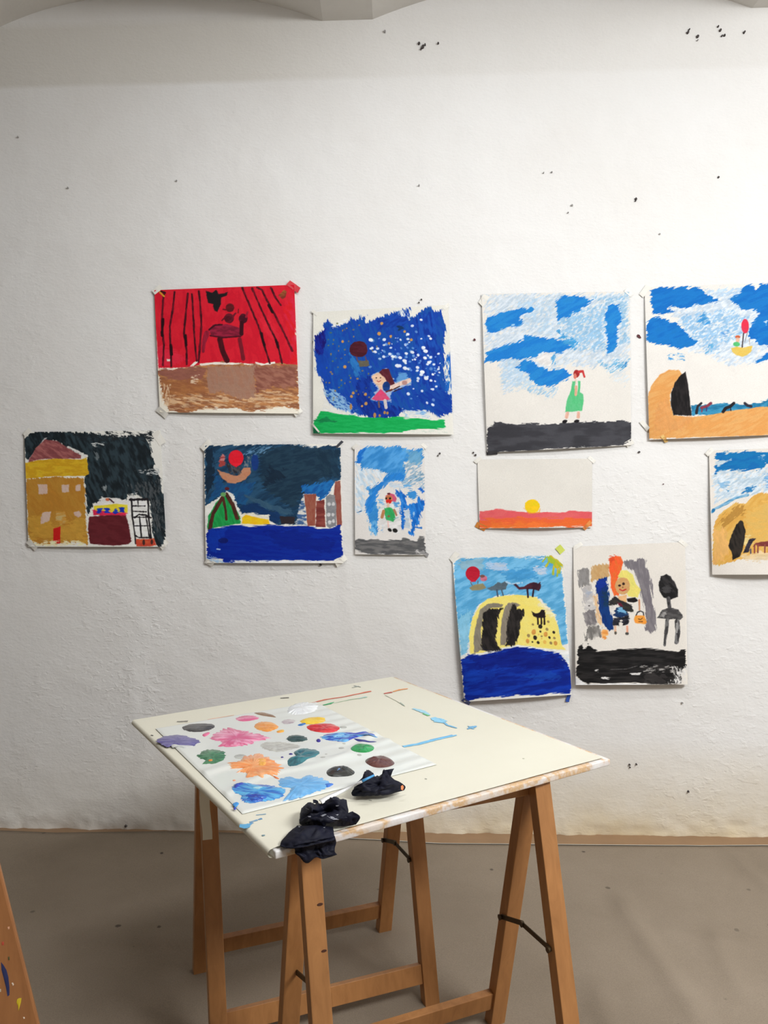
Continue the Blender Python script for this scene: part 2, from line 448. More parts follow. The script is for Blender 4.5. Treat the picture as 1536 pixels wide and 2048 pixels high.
for px, py, r in ((838, 91, 3.2), (846, 97, 4.6), (842, 101, 2.2), (876, 91, 2.4), (850, 93, 2.6),
                  (1372, 70, 3.6), (1375, 65, 2.2), (1393, 77, 3.4), (1393, 84, 1.8), (1437, 66, 3.6), (1432, 59, 2.2),
                  (1441, 76, 2.2), (1446, 75, 3.0), (1485, 69, 3.0), (1438, 353, 3.2), (1273, 396, 3.4), (1272, 400, 2.4),
                  (1145, 409, 2.6), (1137, 424, 1.8), (1320, 467, 2.4), (1088, 344, 2.0), (1104, 343, 2.2), (838, 369, 2.0),
                  (1378, 1585, 2.6), (352, 360, 2.4), (134, 374, 2.0), (682, 1012, 2.0),
                  (947, 905, 2.6), (951, 910, 3.0), (880, 907, 2.8), (876, 911, 2.2), (1279, 904, 3.6), (843, 598, 2.6), (838, 604, 2.0),
                  (34, 272, 1.8), (640, 1130, 4.0), (1260, 1531, 2.6), (1261, 1536, 1.8), (1274, 1530, 2.4),
                  (770, 70, 3.0), (610, 32, 4.0), (250, 1654, 3.4), (626, 683, 3.0), (1366, 1407, 2.6)):
    hole(px, py, r, 'scuff' if (px, py) in FAINT else 'hole')
for px, py, r in ((949, 679, 3.6), (1278, 671, 4.6), (1281, 674, 3.0), (1328, 968, 1.6)):
    hole(px, py, r, 'redhole', 'wall_plug')

# ------------------------------------------------------------------ the paintings
class Sheet:
    """A sheet of paper on the wall. Drawn in the coordinates (org, s) of a local drawing frame;
    colours are the paint's own colour as seen beside a wall of brightness `white`."""
    def __init__(self, org, s, quad, white, paper):
        self.o = org; self.s = s; self.q = [np.array(p, float) for p in quad]; self.k = 0.81 / lin(white)
        w = max(np.linalg.norm(self.q[1] - self.q[0]), np.linalg.norm(self.q[2] - self.q[3])) / s
        h = max(np.linalg.norm(self.q[3] - self.q[0]), np.linalg.norm(self.q[2] - self.q[1])) / s
        self.nu = int(w / 0.95) + 2; self.nv = int(h / 0.95) + 2
        u = np.linspace(0, 1, self.nu); v = np.linspace(0, 1, self.nv)
        self.U, self.V = np.meshgrid(u, v); U = self.U[..., None]; V = self.V[..., None]
        Z = (self.q[0] * (1 - U) + self.q[1] * U) * (1 - V) + (self.q[3] * (1 - U) + self.q[2] * U) * V
        self.Z = Z; self.X = Z[..., 0].ravel(); self.Y = Z[..., 1].ravel()
        n = fbm(self.X / s / 30, self.Y / s / 30, 3)
        self.C = np.tile(np.array(paper, float), (self.X.size, 1)) * (0.985 + 0.03 * n[:, None])
        self.H = np.zeros(self.X.size)
        self.seed = 0
    def _box(self, pts, pad):
        p = np.array(pts, float)
        return np.where((self.X > p[:, 0].min() - pad) & (self.X < p[:, 0].max() + pad) &
                        (self.Y > p[:, 1].min() - pad) & (self.Y < p[:, 1].max() + pad))[0]
    def _streak(self, i, scale, ang, an, oct=3):
        self.seed += 1
        a = R(ang); x = self.X[i] / self.s; y = self.Y[i] / self.s
        u = (x * math.cos(a) + y * math.sin(a)) / (scale * an); v = (-x * math.sin(a) + y * math.cos(a)) / scale
        return fbm(u + self.seed * 13.7, v + self.seed * 7.9, oct)
    def _put(self, i, al, col, col2, var, ang, an, vs, thick):
        col = np.array(col, float)
        n = self._streak(i, vs, ang, an)[:, None]
        if col2 is not None:
            t = np.clip((n - 0.38) / 0.24, 0, 1); c = col * (1 - t) + np.array(col2, float) * t
        else: c = np.tile(col, (len(i), 1))
        c = c * (1 + var * (n - 0.5) * 2)
        a = al[:, None]
        self.C[i] = self.C[i] * (1 - a) + c * a
        self.H[i] += thick * al * (0.6 + 0.8 * n[:, 0])
    def _sd_poly(self, i, pts):
        p = np.array(pts, float); x = self.X[i]; y = self.Y[i]
        d2 = np.full(len(i), 1e18); ins = np.zeros(len(i), bool)
        for k in range(len(p)):
            a = p[k]; b = p[(k + 1) % len(p)]; e = b - a; L = max(e @ e, 1e-9)
            t = np.clip(((x - a[0]) * e[0] + (y - a[1]) * e[1]) / L, 0, 1)
            d2 = np.minimum(d2, (x - a[0] - t * e[0]) ** 2 + (y - a[1] - t * e[1]) ** 2)
            if abs(b[1] - a[1]) > 1e-9:
                c = ((a[1] > y) != (b[1] > y)) & (x < (b[0] - a[0]) * (y - a[1]) / (b[1] - a[1]) + a[0])
                ins ^= c
        d = np.sqrt(d2); return np.where(ins, -d, d) / self.s
    def fill(self, pts, col, col2=None, rough=2.0, rs=4.0, soft=1.5, ang=0, an=3.0, var=0.10, vs=4.0, dry=0.0, ds=2.2, op=1.0, thick=1.0):
        i = self._box(pts, (rough * 2 + 3) * self.s)
        if not len(i): return
        if rough < 1.7: rough = rough * 0.5
        sd = self._sd_poly(i, pts) + rough * 3.0 * (self._streak(i, rs, ang, an) - 0.5) + rough * 2.4 * (self._streak(i, 1.4, ang, an * 1.6, 2) - 0.5)
        al = np.clip(0.5 - sd / soft, 0, 1)
        if dry > 0:
            n = self._streak(i, ds, ang, an, 4)
            edge = np.clip(1 + sd / 14, 0, 1) * 0.10
            al = al * np.clip((n - (0.28 + 0.36 * dry + edge)) / 0.17 + 0.5, 0, 1)
        self._put(i, al * op, col, col2, var, ang, an, vs, thick)
    def line(self, pts, w, col, col2=None, rough=0.5, soft=1.1, var=0.1, ang=90, an=3.0, dry=0.0, op=1.0, taper=None, thick=1.0):
        """brush line, w in drawing units."""
        i = self._box(pts, w + 3 * self.s)
        if not len(i): return
        x = self.X[i]; y = self.Y[i]; best = np.full(len(i), 1e18); p = np.array(pts, float); n = len(p) - 1
        for k in range(n):
            a = p[k]; e = p[k + 1] - a; L = max(e @ e, 1e-9)
            t = np.clip(((x - a[0]) * e[0] + (y - a[1]) * e[1]) / L, 0, 1)
            d = np.sqrt((x - a[0] - t * e[0]) ** 2 + (y - a[1] - t * e[1]) ** 2)
            hw = w / 2 if taper is None else w / 2 * (1 + (taper - 1) * (k + t) / n)
            best = np.minimum(best, d - hw)
        sd = best / self.s + rough * 2 * (self._streak(i, 3, ang, an) - 0.5)
        al = np.clip(0.5 - sd / soft, 0, 1)
        if dry > 0:
            al = al * np.clip((self._streak(i, 1.8, ang, an, 4) - (0.28 + 0.36 * dry)) / 0.1 + 0.5, 0, 1)
        self._put(i, al * op, col, col2, var, ang, an, 3.0, thick)
    def ell(self, cx, cy, rx, ry, col, col2=None, rot=0, **kw):
        a = R(rot); n = 22
        self.fill([(cx + rx * math.cos(t) * math.cos(a) - ry * math.sin(t) * math.sin(a),
                    cy + rx * math.cos(t) * math.sin(a) + ry * math.sin(t) * math.cos(a))
                   for t in np.linspace(0, 2 * math.pi, n, endpoint=False)], col, col2, **dict(dict(rough=0.6, soft=1.1), **kw))
    def to_px(self, x, y):
        return self.o[0] + x / self.s, self.o[1] + y / self.s
    def build(self, label, bottom=0.02, top=0.002, left=0.004, right=0.003, sag=0.6, tapes=()):
        U, V = self.U, self.V
        mid = np.sin(np.pi * np.clip(U, 0, 1)) ** sag
        off = 0.0088 + top * (1 - V) ** 3 * np.sin(np.pi * U) + bottom * V ** 2.2 * (0.25 + 0.75 * mid) \
            + left * (1 - U) ** 6 * np.sin(np.pi * V) + right * U ** 6 * np.sin(np.pi * V)
        off = off + 0.004 * (fbm(U * 2.2 + self.o[0], V * 2.2 + self.o[1], 2) - 0.5) + self.H.reshape(U.shape) * 0.00022
        PX = self.o[0] + self.Z[..., 0] / self.s; PY = self.o[1] + self.Z[..., 1] / self.s
        P = on_wall_v(PX, PY, off)
        alb = np.clip(lin(np.clip(self.C, 0, 255)) * self.k, 0, 0.93)
        c = P[-1].mean(0); root = thing('painting', label, 'painting', tuple(c), 'paintings on the wall')
        g = grid_mesh('paper', (P - c)[:, ::-1], M['paint'], root, True, alb[np.arange(alb.shape[0]).reshape(U.shape)[:, ::-1].ravel()])
        for t in tapes:
            x, y, L, w, a = t[:5]; colr = t[5] if len(t) > 5 else None
            a = R(a); bm = bmesh.new(); nseg = 5; vs = []
            rnd = random.Random(int(x + y))
            for k in range(nseg + 1):
                f = k / nseg - 0.5
                for sd in (-0.5, 0.5):
                    j = rnd.uniform(-.06, .06) if 0 < k < nseg else rnd.uniform(-.15, .15)
                    dx = f * L + (j * w if k in (0, nseg) else 0); dy = (sd + j * .3) * w
                    zx = x + dx * math.cos(a) - dy * math.sin(a); zy = y + dx * math.sin(a) + dy * math.cos(a)
                    # over the sheet the tape rides on the paper, beyond it it meets the wall
                    u = np.clip(((zx - self.q[0][0]) / max(self.q[1][0] - self.q[0][0], 1)), 0, 1)
                    v = np.clip(((zy - self.q[0][1]) / max(self.q[3][1] - self.q[0][1], 1)), 0, 1)
                    oo = float(off[int(round(v * (self.nv - 1))), int(round(u * (self.nu - 1)))]) + 0.0012
                    lx = (zx - (self.q[0][0] * (1 - v) + self.q[3][0] * v)) / self.s; rx = ((self.q[1][0] * (1 - v) + self.q[2][0] * v) - zx) / self.s
                    ty = (zy - (self.q[0][1] * (1 - u) + self.q[1][1] * u)) / self.s; by = ((self.q[3][1] * (1 - u) + self.q[2][1] * u) - zy) / self.s
                    if min(lx, rx, ty, by) < -1.0: oo = min(oo, 0.0075)
                    px, py = self.to_px(zx, zy)
                    vs.append(bm.verts.new(on_wall(px, py, oo) - c))
            for k in range(nseg):
                bm.faces.new([vs[2 * k], vs[2 * k + 1], vs[2 * k + 3], vs[2 * k + 2]])
            m = M['tape']
            if colr is not None:
                key = 'tape%s' % (colr,)
                if key not in M:
                    M[key] = plain('painted tape', tuple(np.clip(lin(colr) * self.k, 0, .9)), 0.55, None, 40, 0.1, 120)
                m = M[key]
            from_bm('tape', bm, m, root, True)
        return root

BLK = (28, 24, 26)
# --- red stage with a brown floor (upper row, first)
s = Sheet((280, 540), 4.267, [(122, 172), (1316, 126), (1362, 1226), (168, 1214)], (212, 209, 204), (226, 217, 198))
s.fill([(122, 172), (340, 158), (760, 142), (1150, 128), (1318, 122), (1330, 300), (1322, 560), (1340, 700), (1342, 845), (1170, 852), (1120, 800),
        (1000, 800), (760, 790), (560, 800), (420, 830), (160, 838), (135, 500), (118, 300)], (206, 30, 46), (190, 22, 40), rough=1.2, an=2, ang=80, vs=9, var=.06)
s.fill([(1210, 330), (1340, 180), (1345, 830), (1270, 830), (1290, 600)], (212, 26, 34), (196, 34, 58), rough=4, ang=60, op=.8)
s.fill([(1000, 420), (1060, 380), (1190, 560), (1180, 640), (1090, 560)], (216, 44, 60), None, rough=4, ang=55, op=.4)
s.fill([(130, 640), (300, 690), (420, 760), (300, 800), (150, 830)], (214, 48, 74), None, rough=4, ang=5, op=.45)
s.fill([(150, 855), (330, 838), (520, 812), (700, 782), (830, 790), (960, 806), (1150, 800), (1345, 815), (1362, 1190), (1240, 1175), (1160, 1170), (960, 1205),
        (820, 1170), (700, 1185), (560, 1180), (400, 1225), (250, 1200), (200, 1120)], (146, 94, 64), (170, 116, 72), rough=3, an=4, vs=3.5, ang=8, var=.12)
s.fill([(160, 855), (520, 820), (560, 850), (540, 930), (330, 960), (180, 900)], (136, 84, 72), None, rough=5, ang=5, op=.85)
s.fill([(960, 815), (1340, 820), (1350, 1010), (1220, 990), (1000, 1040)], (130, 78, 66), (146, 96, 80), rough=5, an=3, ang=20, op=.9)
s.fill([(190, 940), (500, 930), (560, 1040), (300, 1060), (200, 1080)], (156, 98, 56), (140, 84, 52), rough=5, ang=10, op=.6)
s.fill([(190, 1060), (1340, 1030), (1350, 1180), (900, 1190), (230, 1200)], (218, 186, 146), None, rough=3, ang=6, an=5, dry=.66, ds=2.6, op=.7)
s.fill([(430, 900), (500, 900), (510, 980), (440, 970)], (216, 190, 160), None, rough=3, ang=8, dry=.4, op=.9)
s.fill([(170, 960), (260, 980), (250, 1180), (190, 1150)], (214, 184, 150), None, ang=85, rough=3, dry=.45, op=.8)
s.fill([(565, 830), (700, 812), (975, 822), (985, 1085), (860, 1105), (690, 1040), (585, 1060)], (160, 122, 102), (150, 108, 88), rough=3, ang=70, op=.9)
for p in ([(505, 800), (640, 785), (860, 795), (840, 808), (620, 806), (520, 818)], [(985, 785), (1060, 800), (1150, 780), (1155, 800), (1040, 815), (990, 800)],
          [(420, 826), (470, 780), (500, 780), (460, 820)], [(225, 760), (265, 758), (262, 780), (232, 780)]):
    s.fill(p, (232, 216, 200), None, rough=1.2, soft=1)
for p in ([(205, 190), (190, 350), (185, 480), (205, 640), (195, 812)], [(296, 188), (280, 340), (255, 480), (260, 650), (268, 822)],
          [(408, 200), (388, 400), (376, 540), (398, 690), (400, 805)], [(443, 205), (455, 400), (465, 580), (482, 775)],
          [(502, 182), (518, 330), (524, 480), (512, 650), (500, 785)], [(872, 150), (930, 290), (1012, 480), (1062, 650), (1108, 795)],
          [(957, 158), (1042, 350), (1112, 500), (1172, 620), (1212, 795)], [(1000, 148), (1040, 170), (1105, 300), (1180, 440), (1240, 560), (1300, 690)],
          [(1116, 152), (1160, 240), (1200, 300)]):
    s.line(p, 17, (52, 14, 22), (88, 18, 30), rough=1.0, op=.95)
for p in ([(196, 420), (188, 560)], [(262, 640), (268, 720)], [(388, 560), (394, 640)], [(1036, 540), (1060, 640)], [(1160, 600), (1178, 660)], [(1100, 300), (1130, 360)]):
    s.line(p, 24, (34, 10, 16), None, rough=1.2)
s.fill([(562, 178), (618, 195), (650, 168), (672, 206), (722, 198), (748, 186), (740, 220), (690, 235), (690, 290), (660, 358), (632, 340), (622, 292), (580, 280), (568, 215)], BLK, rough=1.2)
s.ell(768, 322, 37, 37, (100, 24, 30), (80, 20, 24)); s.line([(710, 335), (735, 340)], 12, (90, 20, 26)); s.line([(840, 335), (838, 365)], 10, (110, 24, 30))
s.ell(760, 412, 42, 42, (104, 24, 38), (70, 16, 26)); s.line([(790, 400), (815, 370)], 16, (100, 22, 36)); s.line([(700, 430), (730, 400)], 12, (90, 20, 30))
s.ell(880, 415, 38, 42, (100, 24, 40), (60, 14, 26)); s.line([(905, 400), (918, 360)], 16, (140, 26, 44))
s.fill([(585, 505), (625, 468), (740, 462), (850, 492), (880, 520), (860, 560), (700, 578), (610, 562)], (112, 24, 44), (140, 30, 54), ang=4, rough=.8)
s.line([(590, 510), (640, 470), (700, 466)], 14, (60, 14, 26)); s.line([(600, 560), (700, 578), (860, 566)], 12, (66, 14, 26))
s.line([(868, 450), (866, 545)], 34, (52, 12, 22)); s.line([(570, 540), (545, 620), (540, 695)], 46, (150, 30, 52), (120, 22, 40), taper=.5)
s.line([(682, 592), (705, 690), (742, 772)], 46, (74, 16, 24), (58, 12, 20)); s.line([(850, 590), (868, 680), (880, 758)], 34, (112, 24, 36))
s.line([(170, 190), (205, 225)], 14, (204, 150, 40)); s.line([(180, 182), (215, 195)], 14, (40, 16, 16))
s.fill([(1180, 215), (1230, 170), (1255, 185), (1240, 235), (1215, 250)], (120, 50, 36), (150, 90, 40), rough=1)
s.build('child\'s painting of a red stage with a brown animal above a brown floor', .012, tapes=(
    (150, 165, 90, 44, -38), (1310, 140, 110, 50, 35, (196, 40, 50)), (190, 1215, 100, 50, 40), (1345, 1215, 80, 40, -38)))

# --- blue starry night with a girl in a pink skirt
s = Sheet((600, 580), 4.518, [(120, 200), (1340, 134), (1386, 1306), (116, 1296)], (234, 232, 228), (233, 229, 216))
base = [(130, 420), (225, 350), (205, 320), (250, 265), (300, 335), (450, 290), (465, 248), (520, 270), (540, 225), (560, 270), (602, 208), (590, 300), (700, 250),
        (850, 205), (992, 155), (985, 262), (1100, 185), (1180, 145), (1210, 190), (1280, 180), (1312, 320), (1300, 545), (1300, 760), (1340, 940), (1380, 950),
        (1380, 1095), (1250, 1145), (1190, 1100), (1060, 1105), (930, 1090), (880, 1140), (700, 1165), (580, 1130), (520, 1125), (300, 1060), (240, 980), (195, 820), (145, 700)]
s.fill(base, (22, 84, 172), (18, 62, 156), rough=3, ang=70, an=4, vs=4, var=.16)
s.fill([(135, 420), (225, 355), (230, 520), (200, 600), (135, 560)], (22, 20, 112), (18, 40, 140), rough=3, ang=75)
s.fill([(1330, 560), (1388, 550), (1385, 930), (1310, 920)], (40, 120, 195), (20, 90, 180), rough=3, ang=88, dry=.35)
s.fill([(1340, 600), (1388, 552), (1388, 760), (1360, 840)], (22, 100, 190), None, rough=2, ang=85)
s.fill([(520, 810), (640, 770), (640, 1000), (920, 1070), (880, 1142), (700, 1165), (590, 1132), (505, 1000)], (12, 42, 134), (16, 56, 150), rough=3, ang=60)
s.fill([(700, 260), (980, 200), (990, 270), (900, 330), (760, 330), (700, 400)], (14, 54, 152), (20, 70, 165), rough=4, ang=-25, op=.9)
s.fill([(1040, 260), (1200, 180), (1250, 500), (1260, 900), (1100, 860), (1010, 600), (1060, 420)], (14, 52, 154), (24, 78, 170), rough=4, ang=80, op=.9)
s.fill([(1000, 960), (1200, 900), (1380, 960), (1380, 1100), (1250, 1145), (1180, 1050)], (18, 70, 165), (12, 52, 150), rough=4, ang=40, op=.9)
s.fill([(260, 380), (420, 360), (450, 800), (330, 960), (240, 900)], (20, 92, 180), (18, 66, 160), rough=6, ang=80, op=.7)
s.fill([(140, 560), (240, 600), (300, 900), (240, 900), (150, 700)], (16, 66, 168), None, rough=4, ang=75, op=.8)
s.fill([(440, 560), (520, 640), (540, 760), (500, 800)], (50, 130, 190), None, rough=3, ang=60, op=.7)
s.fill([(210, 880), (300, 900), (520, 1080), (520, 1130), (330, 1085), (240, 1010)], (150, 190, 220), None, rough=3, ang=30, dry=.35, op=.9)
s.fill([(230, 980), (330, 1080), (520, 1140), (420, 1120), (200, 1090)], (228, 226, 218), None, rough=3, ang=20, dry=.15)
s.fill([(930, 1085), (1150, 1090), (1180, 1150), (960, 1150)], (226, 230, 230), (120, 170, 215), rough=3, ang=10, dry=.2)
s.fill([(255, 280), (300, 320), (420, 265), (410, 290), (300, 345)], (235, 235, 230), None, rough=3, dry=.2, ang=-10)
s.fill([(880, 200), (960, 170), (965, 240), (900, 240)], (225, 228, 230), None, rough=3, dry=.25, ang=80)
s.fill([(190, 1095), (300, 1112), (600, 1152), (900, 1148), (1100, 1165), (1310, 1172), (1320, 1240), (1200, 1260), (1100, 1258), (900, 1288), (500, 1290), (125, 1298), (125, 1185)],
       (28, 182, 92), (16, 160, 76), rough=2, ang=3, an=6, vs=2.2, var=.10)
s.fill([(125, 1180), (240, 1150), (330, 1190), (190, 1200)], (20, 120, 70), None, rough=2, ang=5, op=.8)
s.fill([(1000, 1270), (1300, 1250), (1330, 1290), (1000, 1296)], (220, 226, 210), None, rough=2, ang=5, dry=.45)
s.fill([(118, 1240), (180, 1300), (118, 1300)], (22, 92, 58), None, rough=.6)
rnd = random.Random(5)
for k in range(150):                                   # falling white dots
    t = rnd.random(); x = 620 + 640 * t + rnd.gauss(0, 40); y = 420 + 330 * t + rnd.gauss(0, 170)
    if not (620 < x < 1270 and 195 < y < 1060): continue
    if x < 960 and y > 700: continue
    if y < 420 and x < 960: continue
    b = rnd.random(); r = rnd.uniform(6, 17)
    s.ell(x, y, r, r * rnd.uniform(.6, .9), (225, 232, 245) if b > .4 else (120, 165, 220), None, rot=rnd.uniform(-20, 60), op=.95 if b > .4 else .7, thick=2)
for x, y, r in ((1135, 553, 22), (945, 640, 20), (880, 685, 22), (905, 612, 18), (948, 706, 20), (1105, 742, 22), (1140, 796, 22), (960, 573, 16), (1015, 563, 18), (838, 602, 18),
                (1130, 615, 18), (1165, 655, 17), (680, 560, 16), (640, 530, 13), (1062, 700, 16), (1200, 762, 13), (1118, 520, 16), (975, 400, 15), (640, 450, 22), (1095, 270, 14), (1180, 440, 14)):
    s.ell(x, y, r, r * .75, (232, 236, 246), None, rot=20, thick=2.5)
for k in range(70):
    x = rnd.uniform(230, 700); y = rnd.uniform(300, 1000); 
    if 440 < x < 640 and 450 < y < 700 or x > 640 and y > 640: continue
    s.ell(x, y, rnd.uniform(5, 11), rnd.uniform(5, 10), rnd.choice([(176, 136, 72), (120, 120, 84), (80, 112, 96), (150, 124, 70)]), None, op=rnd.uniform(.5, .95))
for x, y, r in ((738, 302, 14), (715, 395, 16), (820, 420, 13), (805, 482, 12), (405, 695, 15), (592, 943, 14), (596, 1027, 15), (480, 930, 13), (465, 962, 13), (1005, 450, 14), (560, 1050, 10), (945, 375, 11), (385, 465, 13)):
    s.ell(x, y, r, r, (196, 146, 82), None)
for x, y, w, h in ((460, 1055, 12, 26), (675, 1132, 14, 22), (765, 1108, 12, 15), (790, 1112, 11, 14), (720, 1135, 10, 12)):
    s.ell(x, y, w, h, (176, 130, 76), None)
s.fill([(870, 320), (930, 330), (940, 350), (890, 370)], (14, 50, 96), None, rough=2)
s.ell(530, 535, 82, 74, (86, 30, 44), (70, 22, 34), rough=1.5)
s.fill([(525, 640), (615, 635), (628, 680), (600, 692), (540, 695)], (112, 112, 98), (96, 90, 76), rough=1.5); s.line([(510, 605), (525, 650)], 8, (120, 70, 50)); s.line([(590, 600), (600, 640)], 8, (120, 70, 50))
s.fill([(640, 780), (700, 745), (780, 720), (850, 830), (1000, 790), (1000, 850), (830, 920), (820, 1000), (640, 995), (700, 890), (670, 830)], (206, 214, 224), None, rough=2.5, op=.75)
s.fill([(880, 760), (960, 740), (1000, 830), (900, 870)], (120, 180, 220), None, rough=3, op=.7)
s.fill([(645, 785), (690, 750), (735, 745), (775, 800), (785, 835), (735, 870), (690, 860), (665, 830)], (232, 192, 160), None, rough=.8)
s.fill([(712, 745), (745, 715), (800, 712), (830, 790), (858, 850), (830, 872), (790, 840), (765, 790)], (104, 42, 52), (84, 30, 40), rough=.8, ang=60)
s.ell(690, 793, 7, 6, (60, 50, 50)); s.ell(728, 793, 7, 6, (60, 50, 50)); s.line([(697, 822), (712, 830), (730, 818)], 6, (170, 50, 50), rough=.2)
s.fill([(700, 860), (740, 850), (760, 900), (720, 905)], (232, 192, 160), None, rough=.8)
s.line([(800, 895), (900, 850), (985, 818)], 40, (230, 200, 184), None, rough=1); s.line([(815, 912), (900, 870)], 9, (60, 30, 30)); s.line([(850, 915), (920, 888)], 8, (60, 30, 30)); s.ell(945, 838, 24, 20, (186, 140, 130))
s.ell(780, 872, 34, 46, (22, 66, 140), (16, 50, 110)); s.line([(780, 920), (830, 900)], 14, (100, 50, 40))
s.fill([(728, 892), (770, 930), (815, 990), (760, 998), (690, 1000), (648, 985)], (222, 82, 122), (214, 66, 108), rough=.8)
s.line([(712, 1010), (716, 1058)], 15, (110, 84, 84)); s.line([(768, 1000), (778, 1062)], 28, (206, 196, 192))
s.build('child\'s painting of a starry blue night with a girl in a pink skirt on green', .016, left=.006, tapes=(
    (148, 1255, 120, 15, 50), (1320, 150, 70, 30, -40), (135, 205, 60, 28, 40)))

# --- streaky blue sky with a girl in a green dress
s = Sheet((940, 560), 4.389, [(102, 122), (1402, 100), (1416, 1450), (150, 1516)], (242, 242, 238), (238, 234, 223))
SK = (40, 142, 216); SK2 = (28, 124, 204)
s.fill([(120, 130), (760, 115), (1395, 110), (1400, 740), (1250, 800), (1120, 760), (900, 740), (760, 760), (300, 980), (260, 700), (130, 640)], (196, 216, 230), (214, 226, 234), rough=6, ang=-35, an=3, vs=3, dry=.12, ds=3, op=.85)
s.fill([(760, 300), (1200, 200), (1200, 640), (900, 600), (800, 480)], (120, 182, 224), None, rough=4, ang=-35, dry=.42, ds=2.6, an=2, op=.62)
s.fill([(1060, 150), (1390, 120), (1395, 560), (1290, 560), (1300, 300), (1180, 200)], (120, 180, 218), None, rough=4, ang=-40, dry=.45, ds=2.6, an=2, op=.62)
s.fill([(400, 160), (720, 140), (740, 480), (520, 460), (420, 300)], (170, 206, 230), None, rough=4, ang=-35, dry=.55, ds=2.6, an=2, op=.62)
s.fill([(1120, 720), (1400, 690), (1350, 800), (1230, 810)], (120, 185, 220), None, rough=4, ang=-35, dry=.5, ds=2.2)
s.fill([(280, 700), (480, 690), (560, 940), (300, 980), (270, 880)], (176, 210, 232), None, rough=5, ang=-30, dry=.42, ds=2.6, an=2, op=.62)
s.fill([(500, 930), (780, 940), (700, 1040), (520, 980)], (170, 206, 228), None, rough=5, ang=-35, dry=.42, ds=2)
s.fill([(1180, 780), (1390, 780), (1400, 930), (1250, 880)], (214, 226, 230), None, rough=6, ang=-35, dry=.4, ds=2.5, op=.7)
for p in ([(145, 330), (220, 310), (340, 260), (480, 250), (550, 250), (540, 285), (440, 310), (420, 335), (480, 370), (440, 400), (300, 425), (230, 455), (170, 460), (142, 425)],
          [(752, 190), (830, 135), (930, 140), (1080, 175), (1060, 205), (980, 235), (960, 270), (900, 280), (850, 330), (770, 345), (765, 260)],
          [(1190, 280), (1215, 215), (1300, 220), (1335, 320), (1320, 370), (1290, 440), (1295, 590), (1240, 640), (1200, 652), (1210, 540), (1190, 440)],
          [(128, 715), (150, 640), (220, 600), (340, 560), (470, 535), (480, 490), (540, 495), (640, 505), (780, 520), (880, 560), (900, 590), (800, 640), (640, 635), (590, 680), (480, 690), (300, 690), (200, 715)],
          [(410, 775), (480, 700), (560, 720), (620, 765), (700, 790), (820, 778), (885, 830), (860, 860), (780, 910), (700, 945), (600, 925), (530, 880), (510, 820)]):
    s.fill(p, SK, SK2, rough=3, rs=3, ang=-28, an=4, vs=6, var=.06)
s.fill([(770, 450), (900, 500), (960, 570), (900, 600), (780, 520)], (70, 160, 215), None, rough=4, ang=-30, dry=.2)
s.fill([(712, 650), (755, 650), (750, 740), (710, 745)], (90, 170, 220), None, rough=2, ang=-60, dry=.2)
s.fill([(560, 700), (640, 640), (720, 650), (705, 760), (620, 740)], (236, 234, 228), None, rough=3, ang=-30)
s.fill([(1330, 770), (1360, 720), (1390, 710), (1370, 760)], (60, 140, 195), None, rough=2, ang=-40, dry=.15)
s.fill([(360, 385), (395, 385), (390, 402), (365, 405)], (160, 205, 235), None, rough=1)
s.fill([(150, 1290), (205, 1280), (215, 1245), (380, 1265), (520, 1255), (640, 1268), (840, 1255), (1000, 1245), (1290, 1240), (1330, 1225), (1418, 1258), (1420, 1400),
        (1340, 1445), (1300, 1450), (950, 1472), (260, 1512), (240, 1530), (150, 1520)], (62, 62, 66), (72, 72, 76), rough=2, ang=0, vs=10, var=.08)
s.ell(935, 822, 27, 34, (206, 64, 60), (160, 40, 40)); s.ell(922, 845, 14, 24, (228, 130, 110)); s.line([(958, 805), (990, 800), (1004, 850)], 24, (200, 60, 58), taper=.7)
s.line([(928, 880), (930, 905)], 20, (238, 214, 196))
s.fill([(900, 890), (925, 890), (918, 950), (938, 1005), (950, 940), (945, 885), (970, 890), (965, 985), (995, 1005), (998, 1060), (985, 1148), (835, 1160), (848, 1060), (885, 970)], (104, 206, 140), (86, 192, 124), rough=.8, ang=80)
s.line([(932, 935), (928, 1008)], 22, (232, 176, 146)); s.line([(855, 1168), (848, 1204)], 28, (234, 184, 160)); s.line([(952, 1168), (950, 1202)], 28, (234, 180, 156))
s.ell(832, 1242, 24, 14, BLK, rot=-20); s.ell(936, 1240, 24, 14, BLK, rot=-10)
s.build('child\'s painting of a red-haired girl in a green dress under streaky blue sky', .014, left=.006, tapes=(
    (120, 175, 100, 56, -55), (1400, 1430, 80, 50, -30), (1395, 110, 70, 40, 40), (190, 1518, 90, 34, -4, (70, 70, 74))))

